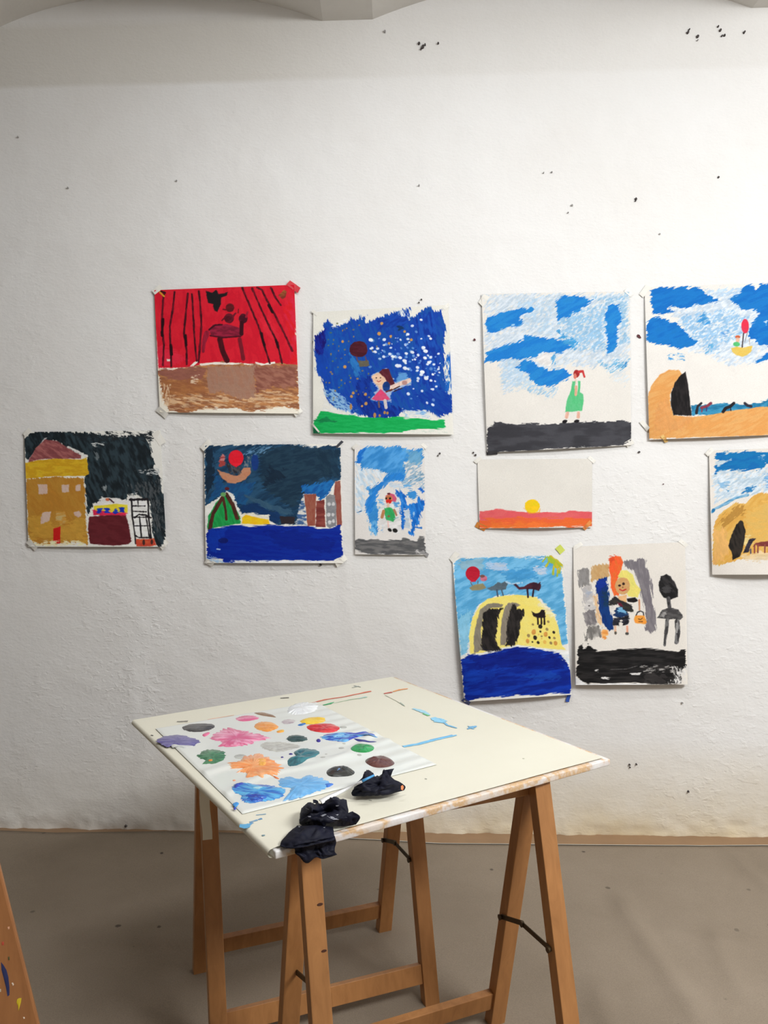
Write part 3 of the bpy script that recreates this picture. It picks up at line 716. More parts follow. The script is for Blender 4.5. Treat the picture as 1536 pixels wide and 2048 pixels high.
# --- balloon over a tent on an orange field, cut by the right edge of the picture
s = Sheet((1260, 540), 5.536, [(160, 190), (1680, 138), (1680, 1822), (214, 1880)], (244, 244, 240), (241, 237, 227))
B1 = (24, 126, 206); B2 = (16, 110, 192)
s.fill([(420, 380), (800, 250), (1640, 200), (1640, 960), (1400, 1030), (1100, 1050), (800, 930), (560, 870), (640, 740)], (200, 219, 233), (222, 232, 238), rough=5, ang=-30, vs=3, dry=.1, ds=3, op=.9)
s.fill([(500, 520), (1000, 420), (1360, 500), (1250, 720), (900, 940), (740, 820)], (120, 180, 225), None, rough=4, ang=-30, dry=.55, ds=2.6, an=2, op=.62)
s.fill([(800, 210), (1250, 180), (1240, 300), (1020, 310)], (190, 216, 236), None, rough=5, ang=-30, dry=.35, ds=2)
for p in ([(225, 230), (330, 190), (600, 185), (770, 205), (830, 260), (1010, 345), (960, 360), (720, 390), (660, 425), (470, 405), (420, 430), (500, 460), (360, 490), (255, 490), (240, 400), (228, 300)],
          [(210, 540), (300, 520), (420, 560), (540, 620), (640, 720), (740, 800), (700, 840), (560, 875), (440, 840), (300, 825), (180, 780), (178, 640)],
          [(1090, 320), (1210, 270), (1280, 170), (1360, 165), (1400, 215), (1450, 150), (1640, 138), (1640, 820), (1530, 840), (1440, 830), (1400, 780), (1310, 740), (1320, 650), (1370, 560), (1430, 480), (1400, 440), (1240, 430), (1150, 360)],
          [(1380, 1022), (1520, 920), (1640, 850), (1640, 960), (1480, 1000)]):
    s.fill(p, B1, B2, rough=3, rs=3, ang=-22, an=4, vs=7, var=.07)
s.fill([(735, 582), (820, 465), (860, 540), (905, 600)], (70, 155, 215), None, rough=3, ang=-30, dry=.1)
s.fill([(860, 820), (930, 810), (910, 900), (840, 920)], (110, 180, 222), None, rough=3, ang=-40, dry=.25)
s.fill([(420, 930), (490, 930), (480, 990), (425, 990)], (70, 155, 215), None, rough=3, dry=.25); s.fill([(525, 940), (600, 940), (590, 1000), (530, 990)], (110, 175, 220), None, rough=3, dry=.35)
s.fill([(1010, 690), (1100, 640), (1080, 720), (1030, 730)], (100, 160, 215), None, rough=3, dry=.2)
s.fill([(1470, 570), (1520, 560), (1510, 600)], (190, 215, 235), None, rough=2)
s.ell(1275, 622, 42, 82, (234, 58, 84), (226, 48, 74)); s.line([(1258, 700), (1250, 780), (1242, 855)], 13, (60, 44, 44)); s.line([(1300, 690), (1270, 800)], 7, (120, 110, 110)); s.line([(1320, 760), (1325, 830)], 6, (190, 170, 150))
s.ell(1192, 740, 30, 16, (206, 100, 60)); s.ell(1192, 775, 22, 26, (236, 190, 160)); s.ell(1180, 822, 38, 26, (92, 200, 120))
s.fill([(1118, 865), (1180, 848), (1250, 862), (1352, 838), (1350, 890), (1310, 935), (1250, 962), (1180, 945), (1130, 905)], (236, 206, 104), (226, 190, 86), rough=1)
s.fill([(680, 1505), (730, 1490), (900, 1490), (1050, 1478), (1250, 1492), (1400, 1470), (1500, 1440), (1680, 1420), (1680, 1530), (1200, 1560), (950, 1598), (690, 1615)], (36, 124, 166), (60, 146, 182), rough=2, ang=0)
s.fill([(205, 1870), (200, 1400), (240, 1270), (330, 1160), (430, 1108), (540, 1105), (575, 1150), (500, 1260), (440, 1380), (450, 1500), (480, 1605), (660, 1630), (920, 1600), (1100, 1560), (1400, 1520), (1680, 1500), (1680, 1825), (900, 1848), (410, 1862), (400, 1905), (370, 1870)],
       (238, 178, 106), (226, 160, 88), rough=1.6, ang=-25, an=5, vs=5, var=.06)
s.fill([(300, 1500), (430, 1400), (470, 1620), (700, 1640), (600, 1760), (260, 1800)], (226, 156, 92), None, rough=6, ang=70, op=.5)
s.fill([(612, 1128), (640, 1260), (660, 1420), (682, 1612), (480, 1608), (450, 1480), (455, 1360), (500, 1240), (560, 1165)], (26, 24, 24), (38, 34, 34), rough=1.2, ang=85)
s.line([(735, 1580), (750, 1510), (790, 1475)], 34, (44, 40, 46), taper=.7); s.line([(790, 1525), (850, 1510), (895, 1475)], 30, (138, 58, 74)); s.line([(800, 1530), (795, 1570)], 12, (138, 58, 74)); s.line([(850, 1520), (845, 1560)], 12, (60, 60, 120))
s.line([(1030, 1570), (1060, 1530), (1110, 1510), (1150, 1475)], 34, (34, 30, 34)); s.line([(1110, 1520), (1118, 1556)], 12, (34, 30, 34)); s.line([(1270, 1475), (1300, 1500), (1340, 1508)], 30, (50, 46, 56))
s.build('child\'s painting of a red balloon above a dark tent on an orange field', .018, left=.006, tapes=(
    (165, 230, 130, 60, -55), (165, 1720, 120, 50, 50), (380, 1870, 90, 40, 55, (240, 196, 110))))

# --- night town with a yellow house (far left)
s = Sheet((20, 840), 4.655, [(132, 112), (1400, 96), (1456, 1180), (170, 1180)], (188, 184, 179), (196, 191, 180))
s.fill([(135, 180), (180, 125), (240, 108), (520, 110), (760, 120), (860, 140), (1010, 160), (1200, 140), (1250, 130), (1300, 220), (1350, 400), (1345, 470), (1380, 480), (1400, 600), (1440, 760), (1450, 1080), (1410, 1180), (1360, 1170), (1330, 1060), (1300, 760),
        (1180, 690), (1100, 700), (1080, 740), (860, 740), (780, 780), (720, 900), (690, 560), (720, 330), (600, 290), (400, 180), (180, 360), (135, 350)], (24, 30, 33), (36, 46, 50), rough=2.5, ang=65, vs=5, var=.2)
s.fill([(480, 110), (860, 120), (1350, 100), (1300, 230), (1200, 150), (1010, 170), (860, 240), (620, 160)], (30, 34, 36), None, rough=4, ang=12, dry=.42, ds=2)
s.fill([(760, 215), (880, 215), (880, 240), (770, 240)], (176, 176, 170), None, rough=2, ang=10, dry=.3); s.fill([(1150, 470), (1390, 450), (1390, 520), (1200, 500)], (170, 170, 165), None, rough=3, ang=10, dry=.5)
s.fill([(1080, 600), (1400, 560), (1440, 1000), (1340, 1080), (1290, 760)], (70, 72, 72), None, rough=4, ang=75, dry=.5, op=.8)
s.fill([(780, 300), (820, 310), (820, 370), (800, 370)], (110, 116, 116), None, rough=2, ang=60, op=.7); s.fill([(865, 615), (900, 610), (895, 660), (865, 655)], (130, 134, 132), None, rough=2, ang=70, op=.8)
s.fill([(1100, 700), (1170, 680), (1170, 740), (1105, 750)], (190, 186, 180), None, rough=3, dry=.2)
s.fill([(790, 790), (860, 720), (1080, 740), (1120, 800), (1150, 1160), (1110, 1000), (1100, 900), (770, 890)], (196, 190, 182), None, rough=2.5, op=.95)
s.fill([(145, 400), (320, 170), (345, 165), (190, 365)], (176, 170, 164), None, rough=1, op=.9)
s.fill([(180, 365), (240, 260), (330, 180), (430, 190), (540, 260), (660, 330), (665, 362), (400, 362), (270, 368), (170, 395)], (118, 62, 62), (134, 78, 74), rough=1.5, ang=30, var=.12)
s.line([(540, 250), (700, 330), (710, 360)], 18, (190, 184, 176), rough=1.5)
s.fill([(135, 400), (270, 375), (420, 362), (650, 370), (715, 350), (735, 500), (700, 520), (400, 525), (150, 545)], (190, 152, 34), (168, 126, 26), rough=1.5, ang=5, vs=6, var=.1)
s.fill([(150, 548), (420, 530), (690, 540), (700, 780), (725, 1160), (640, 1130), (470, 1150), (290, 1168), (210, 1130), (170, 1060)], (164, 116, 44), (148, 100, 36), rough=2, ang=60, vs=8, var=.12)
s.fill([(170, 900), (300, 900), (400, 1000), (700, 900), (720, 1150), (640, 1130), (180, 1110)], (176, 134, 52), None, rough=6, ang=10, op=.6)
for p in ([(260, 600), (345, 600), (350, 690), (265, 690)], [(480, 605), (550, 600), (550, 670), (485, 672)], [(612, 605), (655, 600), (655, 660), (615, 660)], [(305, 860), (385, 850), (365, 940), (285, 970), (290, 900)], [(590, 860), (640, 850), (665, 880), (640, 910), (600, 890)]):
    s.fill(p, (184, 158, 142), (170, 142, 126), rough=1.6, ang=45)
s.fill([(430, 860), (510, 845), (520, 950), (470, 970), (430, 920)], (176, 150, 96), (168, 120, 50), rough=2)
s.fill([(402, 1010), (470, 990), (468, 1150), (402, 1150)], (178, 32, 26), (164, 24, 22), rough=.8, ang=88)
s.fill([(210, 1130), (640, 1120), (735, 1170), (260, 1180)], (206, 190, 150), None, rough=2, dry=.35)
s.fill([(780, 800), (1000, 780), (1095, 790), (1095, 860), (1050, 890), (790, 885)], (196, 176, 46), None, rough=1.2)
s.fill([(775, 840), (1000, 850), (1090, 870), (1060, 892), (780, 885)], (190, 36, 66), None, rough=2)
for x, y, w in ((830, 845, 28), (900, 845, 30), (985, 850, 26), (1040, 840, 24)):
    s.fill([(x - w, y - 22), (x, y - 28), (x + w, y - 18), (x + w - 8, y + 4), (x + w, y + 18), (x - 4, y + 22), (x - w, y + 12), (x - w + 10, y - 4)], (24, 54, 160), (20, 40, 130), rough=1.8)
s.ell(910, 740, 22, 14, (170, 90, 60)); s.line([(925, 735), (965, 768)], 12, (60, 30, 36))
s.fill([(735, 900), (900, 885), (1080, 890), (1105, 980), (1130, 1130), (1100, 1155), (960, 1172), (880, 1165), (745, 1150), (725, 1030)], (90, 32, 36), (74, 24, 28), rough=1.5, ang=10, vs=8, var=.14)
s.fill([(1115, 740), (1280, 730), (1310, 900), (1320, 1100), (1160, 1110), (1140, 900)], (198, 194, 186), None, rough=2)
s.line([(1115, 742), (1280, 738)], 24, BLK, rough=1.5)
for p, w in (([(1130, 750), (1140, 900), (1165, 1090), (1170, 1150)], 15), ([(1190, 750), (1195, 810)], 8), ([(1140, 800), (1255, 800)], 12), ([(1150, 850), (1270, 855)], 12), ([(1285, 745), (1290, 900), (1315, 1110)], 16), ([(1160, 910), (1200, 880), (1260, 885), (1310, 910)], 14),
             ([(1150, 905), (1300, 905)], 10), ([(1205, 900), (1225, 1090)], 14), ([(1265, 900), (1300, 1100)], 12), ([(1160, 985), (1310, 985)], 9), ([(1165, 1075), (1200, 1095), (1310, 1095)], 12)):
    s.line(p, w, BLK, rough=.9)
s.fill([(1170, 1105), (1340, 1108), (1362, 1165), (1300, 1178), (1180, 1175)], (182, 76, 46), (160, 56, 40), rough=1.5); s.ell(1245, 1140, 12, 26, (60, 34, 30)); s.ell(1320, 1135, 12, 24, (60, 34, 30))
s.build('child\'s painting of a yellow house with a red door against black night', .010, tapes=(
    (160, 118, 84, 46, -45), (1385, 165, 130, 74, 55), (1432, 1160, 90, 44, -50), (205, 1165, 110, 44, 42)))

# --- dark sea with balloon boat, green hill and towers
s = Sheet((380, 860), 4.655, [(130, 136), (1402, 130), (1428, 1240), (146, 1238)], (214, 212, 208), (222, 217, 205))
s.fill([(145, 150), (400, 135), (700, 135), (900, 132), (1040, 140), (1150, 160), (1300, 145), (1400, 160), (1405, 470), (1350, 480), (1250, 600), (1060, 590), (1040, 700), (1050, 880), (820, 880), (760, 850), (480, 780), (430, 700), (340, 580), (260, 640), (140, 710), (135, 330)],
       (28, 58, 84), (36, 70, 96), rough=2, ang=-25, an=4, vs=6, var=.2)
s.fill([(640, 180), (1000, 140), (1290, 200), (1320, 400), (1100, 520), (960, 720), (700, 560), (640, 400)], (34, 58, 74), (24, 44, 60), rough=6, ang=-12, an=4, vs=4, op=.9)
s.fill([(740, 330), (860, 380), (880, 440), (700, 520)], (20, 34, 50), None, rough=5, ang=40, op=.7); s.fill([(1160, 200), (1390, 180), (1390, 420), (1250, 460)], (32, 56, 72), (22, 42, 58), rough=5, ang=60, op=.8)
s.fill([(140, 180), (220, 180), (240, 480), (150, 600)], (20, 34, 48), None, rough=4, ang=85, op=.8)
s.fill([(230, 400), (320, 500), (600, 480), (520, 700), (430, 690), (340, 570), (160, 690), (220, 560)], (28, 84, 130), (26, 66, 110), rough=4, ang=-45, op=.9)
s.fill([(500, 600), (620, 640), (780, 700), (930, 740), (970, 790), (820, 780), (560, 660)], (56, 88, 108), (46, 76, 98), rough=2.5, ang=25, op=.95)
s.fill([(470, 700), (620, 680), (840, 790), (830, 870), (480, 770)], (20, 50, 90), None, rough=3, ang=20)
s.fill([(1040, 520), (1250, 480), (1340, 470), (1320, 570), (1250, 620), (1210, 660), (1170, 600), (1050, 590)], (24, 84, 150), (30, 100, 160), rough=3, ang=-40)
s.ell(605, 300, 34, 80, (20, 50, 120), None, op=.8); s.fill([(520, 230), (570, 240), (565, 330), (500, 340)], (110, 116, 120), None, rough=3, dry=.3, ang=70)
s.fill([(610, 160), (760, 160), (640, 230), (480, 240)], (90, 130, 160), None, rough=4, ang=-25, dry=.5, ds=2); s.fill([(1030, 145), (1170, 140), (1150, 165), (1050, 160)], (216, 214, 206), None, rough=2, dry=.25)
s.fill([(255, 370), (330, 400), (440, 430), (500, 350), (560, 350), (565, 400), (520, 460), (420, 500), (350, 490), (290, 440)], (190, 134, 102), (176, 118, 88), rough=1.5)
s.fill([(340, 310), (470, 320), (480, 410), (420, 430), (350, 390)], (46, 44, 48), (80, 78, 80), rough=2, ang=60, dry=.15)
s.ell(428, 262, 70, 76, (222, 34, 50), (206, 26, 42)); s.fill([(380, 310), (475, 310), (430, 348)], (220, 34, 50), None, rough=.8)
s.fill([(265, 290), (300, 220), (330, 250), (325, 330), (280, 340)], (196, 120, 116), (150, 60, 56), rough=2)
s.fill([(140, 730), (260, 630), (340, 565), (400, 600), (470, 770), (470, 840), (160, 930), (135, 900)], (216, 214, 204), None, rough=2)
s.fill([(160, 900), (170, 800), (240, 680), (320, 590), (380, 640), (440, 760), (485, 830), (480, 870), (250, 905), (165, 930)], (36, 156, 76), (26, 130, 62), rough=1.2, ang=70)
for p, w in (([(185, 920), (215, 780), (300, 630)], 34), ([(340, 600), (400, 700), (440, 820)], 36), ([(310, 640), (330, 740), (340, 830)], 24)):
    s.line(p, w, (82, 44, 34), (64, 34, 28), rough=1)
s.ell(310, 600, 26, 20, (100, 150, 90)); s.ell(345, 545, 22, 16, (84, 30, 36))
s.fill([(460, 790), (540, 765), (740, 800), (730, 850), (810, 885), (480, 890)], (222, 216, 196), None, rough=2)
s.fill([(485, 815), (520, 788), (620, 815), (730, 835), (745, 880), (600, 878), (485, 870)], (238, 196, 30), (222, 172, 26), rough=1)
s.fill([(835, 800), (980, 810), (970, 875), (850, 875)], (44, 38, 42), None, rough=1.5)
s.fill([(985, 880), (1020, 700), (1060, 600), (1090, 890)], (214, 210, 200), (60, 90, 130), rough=2)
s.fill([(1062, 600), (1175, 595), (1165, 890), (1095, 895)], (152, 90, 72), (136, 72, 58), rough=1, ang=85); s.fill([(1175, 660), (1250, 650), (1262, 905), (1170, 900)], (116, 50, 46), (128, 64, 56), rough=1.2)
s.fill([(1350, 480), (1400, 470), (1415, 890), (1370, 890), (1340, 600)], (150, 88, 74), (132, 70, 60), rough=1.2, ang=85)
s.fill([(1265, 620), (1300, 598), (1345, 610), (1362, 700), (1360, 890), (1300, 915), (1270, 890)], (138, 138, 138), (120, 120, 122), rough=1.2)
for x, y in ((1295, 690), (1335, 690), (1290, 790), (1330, 790), (1300, 860), (1335, 850)): s.ell(x, y, 15, 17, (196, 194, 192), rough=1.5, thick=2)
s.fill([(165, 930), (300, 895), (480, 885), (600, 895), (720, 885), (900, 900), (1090, 890), (1190, 915), (1300, 920), (1400, 880), (1418, 1130), (1432, 1160), (1340, 1215), (1240, 1225), (900, 1215), (600, 1228), (310, 1230), (300, 1200), (160, 1190), (155, 1000)],
       (12, 44, 148), (8, 32, 128), rough=2, ang=3, an=7, vs=4, var=.14)
s.fill([(700, 940), (1000, 920), (1150, 1000), (1380, 1020), (1300, 1140), (850, 1100)], (8, 26, 112), None, rough=6, ang=8, op=.5); s.fill([(170, 940), (340, 920), (300, 1000), (250, 1130), (170, 1130)], (16, 60, 165), None, rough=5, ang=70, op=.5)
s.ell(310, 1030, 46, 26, (14, 20, 80), op=.7); s.line([(250, 1108), (280, 1112)], 10, (170, 190, 225)); s.fill([(140, 1150), (250, 1190), (300, 1230), (160, 1235)], (160, 190, 215), None, rough=3, ang=25, dry=.4)
s.fill([(380, 1214), (1250, 1214), (1250, 1236), (360, 1236)], (220, 222, 220), None, rough=1.5, ang=2, dry=.2)
s.build('child\'s painting of a dark blue sea with a red balloon and green hill', .012, tapes=(
    (150, 140, 110, 50, -45), (1392, 132, 80, 24, -45, (50, 52, 60)), (1405, 1218, 120, 54, -38), (180, 1235, 90, 44, 30)))

# --- small sheet: figure with a red mouth in a blue sky
s = Sheet((690, 870), 7.879, [(150, 168), (1250, 160), (1275, 1892), (158, 1880)], (230, 228, 224), (228, 222, 214))
s.fill([(160, 460), (700, 560), (540, 760), (330, 860), (340, 1140), (200, 1250), (160, 1100)], (190, 212, 226), (214, 222, 226), rough=6, ang=60, dry=.2, ds=3)
s.fill([(170, 430), (200, 320), (250, 230), (340, 190), (480, 165), (620, 195), (760, 190), (850, 160), (960, 220), (1060, 230), (1150, 210), (1200, 205), (1240, 330), (1200, 420), (1120, 470), (1000, 420), (930, 430), (960, 560), (930, 740), (840, 720), (660, 720), (520, 900),
        (480, 1000), (520, 1120), (520, 1420), (500, 1560), (440, 1540), (390, 1360), (340, 1220), (310, 1090), (380, 960), (340, 850), (540, 760), (690, 600), (500, 550), (270, 530), (250, 460)], (56, 140, 208), (84, 158, 216), rough=3, ang=-40, an=3, vs=8, var=.1)
s.fill([(170, 440), (240, 230), (330, 200), (230, 440)], (30, 112, 200), None, rough=3, ang=-60); s.fill([(420, 880), (700, 620), (940, 560), (930, 740), (780, 690), (560, 860), (400, 1220), (330, 1200), (320, 1080)], (34, 122, 204), None, rough=4, ang=-50, op=.8)
s.fill([(950, 250), (1220, 250), (1190, 480), (1000, 470)], (128, 172, 190), None, rough=5, ang=-50, op=.6)
s.fill([(900, 400), (1220, 440), (1250, 880), (1000, 830), (900, 740), (960, 560)], (150, 180, 200), None, rough=4, ang=-30, dry=.45, ds=2.4); s.fill([(980, 640), (1240, 560), (1250, 700), (1000, 770)], (110, 150, 175), None, rough=3, ang=-22, dry=.6, ds=1.6)
s.fill([(870, 1160), (890, 1050), (820, 960), (810, 860), (880, 880), (960, 960), (960, 1080), (1000, 1100), (1120, 1060), (1150, 960), (1260, 1030), (1240, 1180), (1190, 1220), (1170, 1400), (1100, 1440), (1080, 1580), (1000, 1560), (1060, 1440), (1040, 1280), (1000, 1160), (940, 1200), (950, 1440), (920, 1510), (880, 1420)],
       (24, 104, 196), (40, 124, 206), rough=3, ang=75, an=3, var=.1)
s.fill([(990, 900), (1100, 880), (1140, 960), (1080, 1020), (1000, 990)], (60, 140, 204), None, rough=3); s.fill([(1160, 850), (1200, 830), (1240, 880), (1220, 920)], (40, 110, 200), None, rough=2)
s.fill([(930, 760), (1020, 760), (1050, 880), (950, 860)], (110, 170, 214), None, rough=4, dry=.3); s.fill([(690, 760), (920, 780), (880, 860), (700, 850)], (200, 214, 224), None, rough=3, dry=.2)
s.fill([(520, 1000), (860, 1020), (880, 1500), (820, 1560), (530, 1420)], (224, 221, 216), None, rough=3)
s.fill([(540, 1010), (640, 1030), (620, 1100), (520, 1200)], (120, 178, 220), None, rough=4, dry=.3); s.fill([(760, 1060), (850, 1050), (870, 1130), (770, 1130)], (90, 160, 214), None, rough=3, dry=.25)
s.fill([(380, 1360), (500, 1380), (520, 1580), (400, 1560)], (110, 178, 222), None, rough=4, ang=80, dry=.3); s.fill([(580, 1440), (610, 1440), (600, 1560), (580, 1540)], (130, 180, 220), None, rough=3, dry=.2)
s.fill([(180, 1222), (260, 1190), (260, 1205), (200, 1226)], (60, 110, 160), None, rough=1)
s.fill([(1070, 1210), (1100, 1210), (1095, 1270), (1072, 1270)], (150, 190, 226), None, rough=1); s.line([(1110, 1450), (1200, 1470)], 34, (50, 120, 200), rough=2); s.fill([(930, 1180), (1010, 1200), (1020, 1480), (940, 1460)], (196, 208, 216), None, rough=3)
s.fill([(640, 960), (700, 910), (780, 940), (815, 1000), (800, 1055), (740, 1050), (700, 990)], (214, 92, 124), (196, 74, 104), rough=1)
s.ell(690, 1000, 58, 56, (206, 140, 84), (186, 110, 70)); s.ell(690, 925, 24, 14, (90, 40, 44)); s.ell(650, 1000, 15, 17, BLK); s.ell(710, 1000, 17, 19, BLK); s.ell(690, 1050, 48, 36, (216, 42, 34), rough=1)
s.line([(680, 1085), (680, 1130)], 40, (226, 190, 166)); s.fill([(620, 1150), (720, 1140), (780, 1190), (795, 1310), (760, 1365), (650, 1340), (625, 1270)], (66, 180, 104), (48, 156, 84), rough=1.6, ang=60)
s.line([(610, 1200), (585, 1295)], 48, (190, 130, 84)); s.line([(775, 1180), (810, 1260)], 34, (168, 120, 90)); s.ell(690, 1280, 22, 16, (130, 110, 70))
s.line([(675, 1360), (685, 1450)], 22, (226, 186, 176)); s.ell(705, 1495, 36, 24, (34, 32, 30), rot=30); s.ell(790, 1505, 42, 32, (34, 32, 30), rot=20); s.line([(770, 1320), (840, 1300)], 12, (150, 180, 190))
s.fill([(155, 1680), (215, 1630), (420, 1640), (640, 1660), (880, 1650), (920, 1630), (1120, 1660), (1180, 1605), (1255, 1620), (1265, 1790), (1290, 1830), (1270, 1885), (1000, 1880), (640, 1892), (360, 1892), (215, 1830), (165, 1790)], (92, 92, 92), (110, 108, 106), rough=2, ang=3, an=5, vs=3, var=.14)
s.fill([(200, 1840), (420, 1880), (900, 1870), (880, 1896), (300, 1896)], (222, 218, 212), None, rough=2, ang=4, dry=.45); s.fill([(1100, 1800), (1290, 1830), (1280, 1890), (1140, 1890)], (206, 202, 198), None, rough=2, ang=30, dry=.5)
s.build('small narrow child\'s painting of a figure with pink hair in blue sky', .008, left=.005, tapes=(
    (1262, 1870, 120, 60, 35, (150, 148, 146)), (160, 180, 90, 50, -40), (1248, 170, 90, 50, 40)))

# --- sunset
s = Sheet((930, 890), 5.486, [(136, 158), (1396, 150), (1393, 905), (160, 915)], (238, 238, 234), (231, 227, 215))
s.fill([(160, 725), (250, 722), (350, 698), (460, 715), (640, 735), (800, 740), (950, 738), (1100, 742), (1150, 720), (1280, 728), (1400, 735), (1400, 810), (900, 850), (160, 840)], (232, 104, 104), (224, 92, 96), rough=1.5, ang=0, vs=8, var=.05)
s.fill([(150, 820), (420, 800), (900, 810), (1240, 800), (1400, 800), (1400, 880), (1310, 900), (900, 905), (500, 910), (240, 930), (130, 900)], (240, 112, 50), (232, 100, 56), rough=3, ang=0, an=6, vs=5, var=.05)
s.fill([(300, 850), (900, 860), (1000, 900), (300, 915)], (244, 130, 50), None, rough=4, ang=0, op=.5)
s.ell(738, 672, 84, 76, (246, 214, 30), (240, 196, 30), rough=1); s.fill([(645, 690), (670, 720), (740, 745), (810, 735), (825, 700), (820, 745), (700, 755)], (240, 160, 40), None, rough=1.5, op=.8)
s.build('small child\'s painting of a yellow sun setting over an orange sea', .020, left=.004, sag=1.2, tapes=(
    (175, 895, 110, 62, 25, (236, 150, 66)), (1345, 880, 110, 40, -48, (240, 150, 70)), (140, 165, 80, 40, -40), (1392, 160, 80, 40, 40)))

# --- yellow cave (lower right), cut by the right edge of the picture
s = Sheet((1390, 870), 6.829, [(190, 210), (1500, 170), (1500, 1905), (236, 1908)], (240, 240, 236), (232, 226, 214))
s.fill([(260, 480), (940, 430), (1480, 400), (1480, 800), (940, 780), (700, 820), (260, 940), (240, 600)], (192, 214, 226), (216, 226, 230), rough=6, ang=-30, vs=3, dry=.1, ds=3)
s.fill([(260, 320), (300, 260), (480, 235), (600, 240), (800, 215), (960, 240), (1480, 220), (1480, 420), (960, 380), (920, 470), (760, 490), (600, 470), (430, 480), (360, 480), (280, 515), (270, 420), (340, 370)], (22, 122, 184), (18, 106, 172), rough=3, ang=-12, an=4, vs=5, var=.08)
s.fill([(290, 370), (380, 350), (500, 325), (480, 350), (390, 380), (340, 440), (290, 440)], (196, 214, 220), None, rough=2, ang=-15); s.fill([(860, 280), (960, 270), (940, 330), (870, 320)], (150, 190, 215), None, rough=3, dry=.2)
s.fill([(320, 640), (480, 640), (440, 720), (330, 740)], (140, 184, 214), None, rough=4, dry=.3); s.fill([(430, 750), (470, 760), (450, 790)], (90, 150, 190), None, rough=2); s.fill([(940, 520), (1480, 500), (1480, 700), (960, 700)], (110, 168, 214), None, rough=4, dry=.35)
s.fill([(700, 720), (830, 700), (780, 770), (640, 800)], (50, 130, 186), None, rough=3, ang=-20, dry=.1); s.line([(230, 1050), (270, 1010), (400, 940), (560, 860), (720, 820)], 36, (60, 140, 186), (130, 180, 210), rough=2, ang=-25, an=5, op=.9); s.ell(250, 1030, 22, 30, (40, 120, 170), rot=40)
s.fill([(250, 1770), (245, 1400), (270, 1210), (330, 1090), (440, 990), (560, 930), (680, 930), (760, 850), (860, 800), (1000, 785), (1200, 800), (1500, 900), (1500, 1660), (900, 1660), (600, 1700), (440, 1750), (330, 1790), (300, 1770)],
       (230, 184, 96), (216, 164, 76), rough=2, ang=-45, an=4, vs=10, var=.06)
s.fill([(330, 1230), (440, 1080), (560, 980), (650, 950), (680, 1040), (560, 1120), (400, 1270)], (186, 138, 62), (170, 124, 54), rough=5, ang=-48, op=.85); s.fill([(690, 1060), (1000, 900), (1500, 900), (1500, 1600), (700, 1500)], (228, 188, 104), (220, 176, 92), rough=6, op=.8)
s.fill([(250, 1300), (400, 1280), (480, 1600), (260, 1760)], (232, 178, 108), None, rough=5, ang=75, op=.7); s.fill([(660, 1400), (740, 1370), (780, 1500), (680, 1600)], (232, 214, 150), None, rough=4, op=.8)
s.fill([(600, 1640), (1000, 1590), (1500, 1560), (1500, 1700), (700, 1720)], (228, 204, 160), None, rough=4, op=.9)
s.fill([(560, 1230), (620, 1160), (660, 1180), (690, 1300), (680, 1420), (650, 1560), (610, 1660), (510, 1712), (500, 1600), (450, 1510), (500, 1370)], (34, 30, 26), (48, 42, 36), rough=1.5, ang=70)
s.fill([(660, 1610), (700, 1500), (745, 1420), (790, 1410), (830, 1415), (790, 1460), (760, 1520), (730, 1600)], (40, 36, 42), (56, 50, 62), rough=1.2); s.line([(760, 1560), (762, 1612)], 22, (90, 84, 96))
s.fill([(820, 1480), (900, 1460), (1000, 1450), (1020, 1400), (1060, 1420), (1040, 1520), (850, 1520)], (134, 66, 58), (116, 52, 48), rough=1)
for x in (815, 860, 955, 1010): s.line([(x, 1500), (x - 2, 1605)], 20, (140, 74, 66))
s.line([(840, 1480), (800, 1520)], 12, (134, 66, 58))
s.build('child\'s painting of a yellow cave mouth and brown horse, lower than orange field', .034, left=.006, sag=1.0, tapes=(
    (200, 230, 110, 60, -45),))

# --- yellow cave with red balloon above a deep blue sea
s = Sheet((890, 1080), 5.689, [(82, 206), (1336, 170), (1442, 1760), (214, 1842)], (222, 220, 216), (226, 222, 212))
s.fill([(100, 260), (160, 215), (700, 190), (1110, 178), (1200, 190), (1320, 280), (1345, 500), (1395, 1180), (1320, 1200), (1260, 860), (1080, 660), (800, 625), (560, 640), (380, 720), (310, 900), (270, 1100), (250, 1280), (190, 1320), (150, 1000), (110, 600)], (86, 162, 206), (112, 178, 214), rough=2, ang=-25, an=4, vs=6, var=.08)
s.fill([(140, 230), (420, 210), (420, 330), (200, 330)], (150, 178, 186), None, rough=5, op=.7); s.fill([(130, 900), (300, 800), (260, 1280), (180, 1320)], (150, 200, 216), None, rough=5, ang=80, op=.6); s.fill([(600, 340), (1000, 330), (1050, 430), (700, 460)], (58, 138, 192), None, rough=5, ang=-10, op=.7)
s.fill([(700, 185), (1130, 180), (1130, 215), (900, 225)], (206, 216, 220), None, rough=3, ang=-8, dry=.35)
s.ell(590, 295, 128, 44, (186, 202, 218), (160, 186, 210), rot=6, rough=4); s.ell(1085, 345, 78, 46, (196, 208, 222), (150, 180, 208), rot=20, rough=4)
s.fill([(1135, 178), (1240, 178), (1325, 262), (1330, 330), (1280, 330), (1180, 240)], (206, 180, 44), (150, 176, 50), rough=3, ang=50)
for p in ([(1150, 200), (1110, 245)], [(1190, 240), (1150, 300)], [(1240, 300), (1230, 390)], [(1285, 340), (1275, 410)], [(1310, 320), (1300, 370)]): s.line(p, 20, (160, 184, 60), (206, 176, 50), rough=1.5)
s.fill([(180, 1350), (280, 1290), (420, 1290), (640, 1225), (820, 1190), (1100, 1230), (1400, 1270), (1400, 1420), (1300, 1290), (900, 1250), (300, 1330)], (224, 224, 218), None, rough=3)
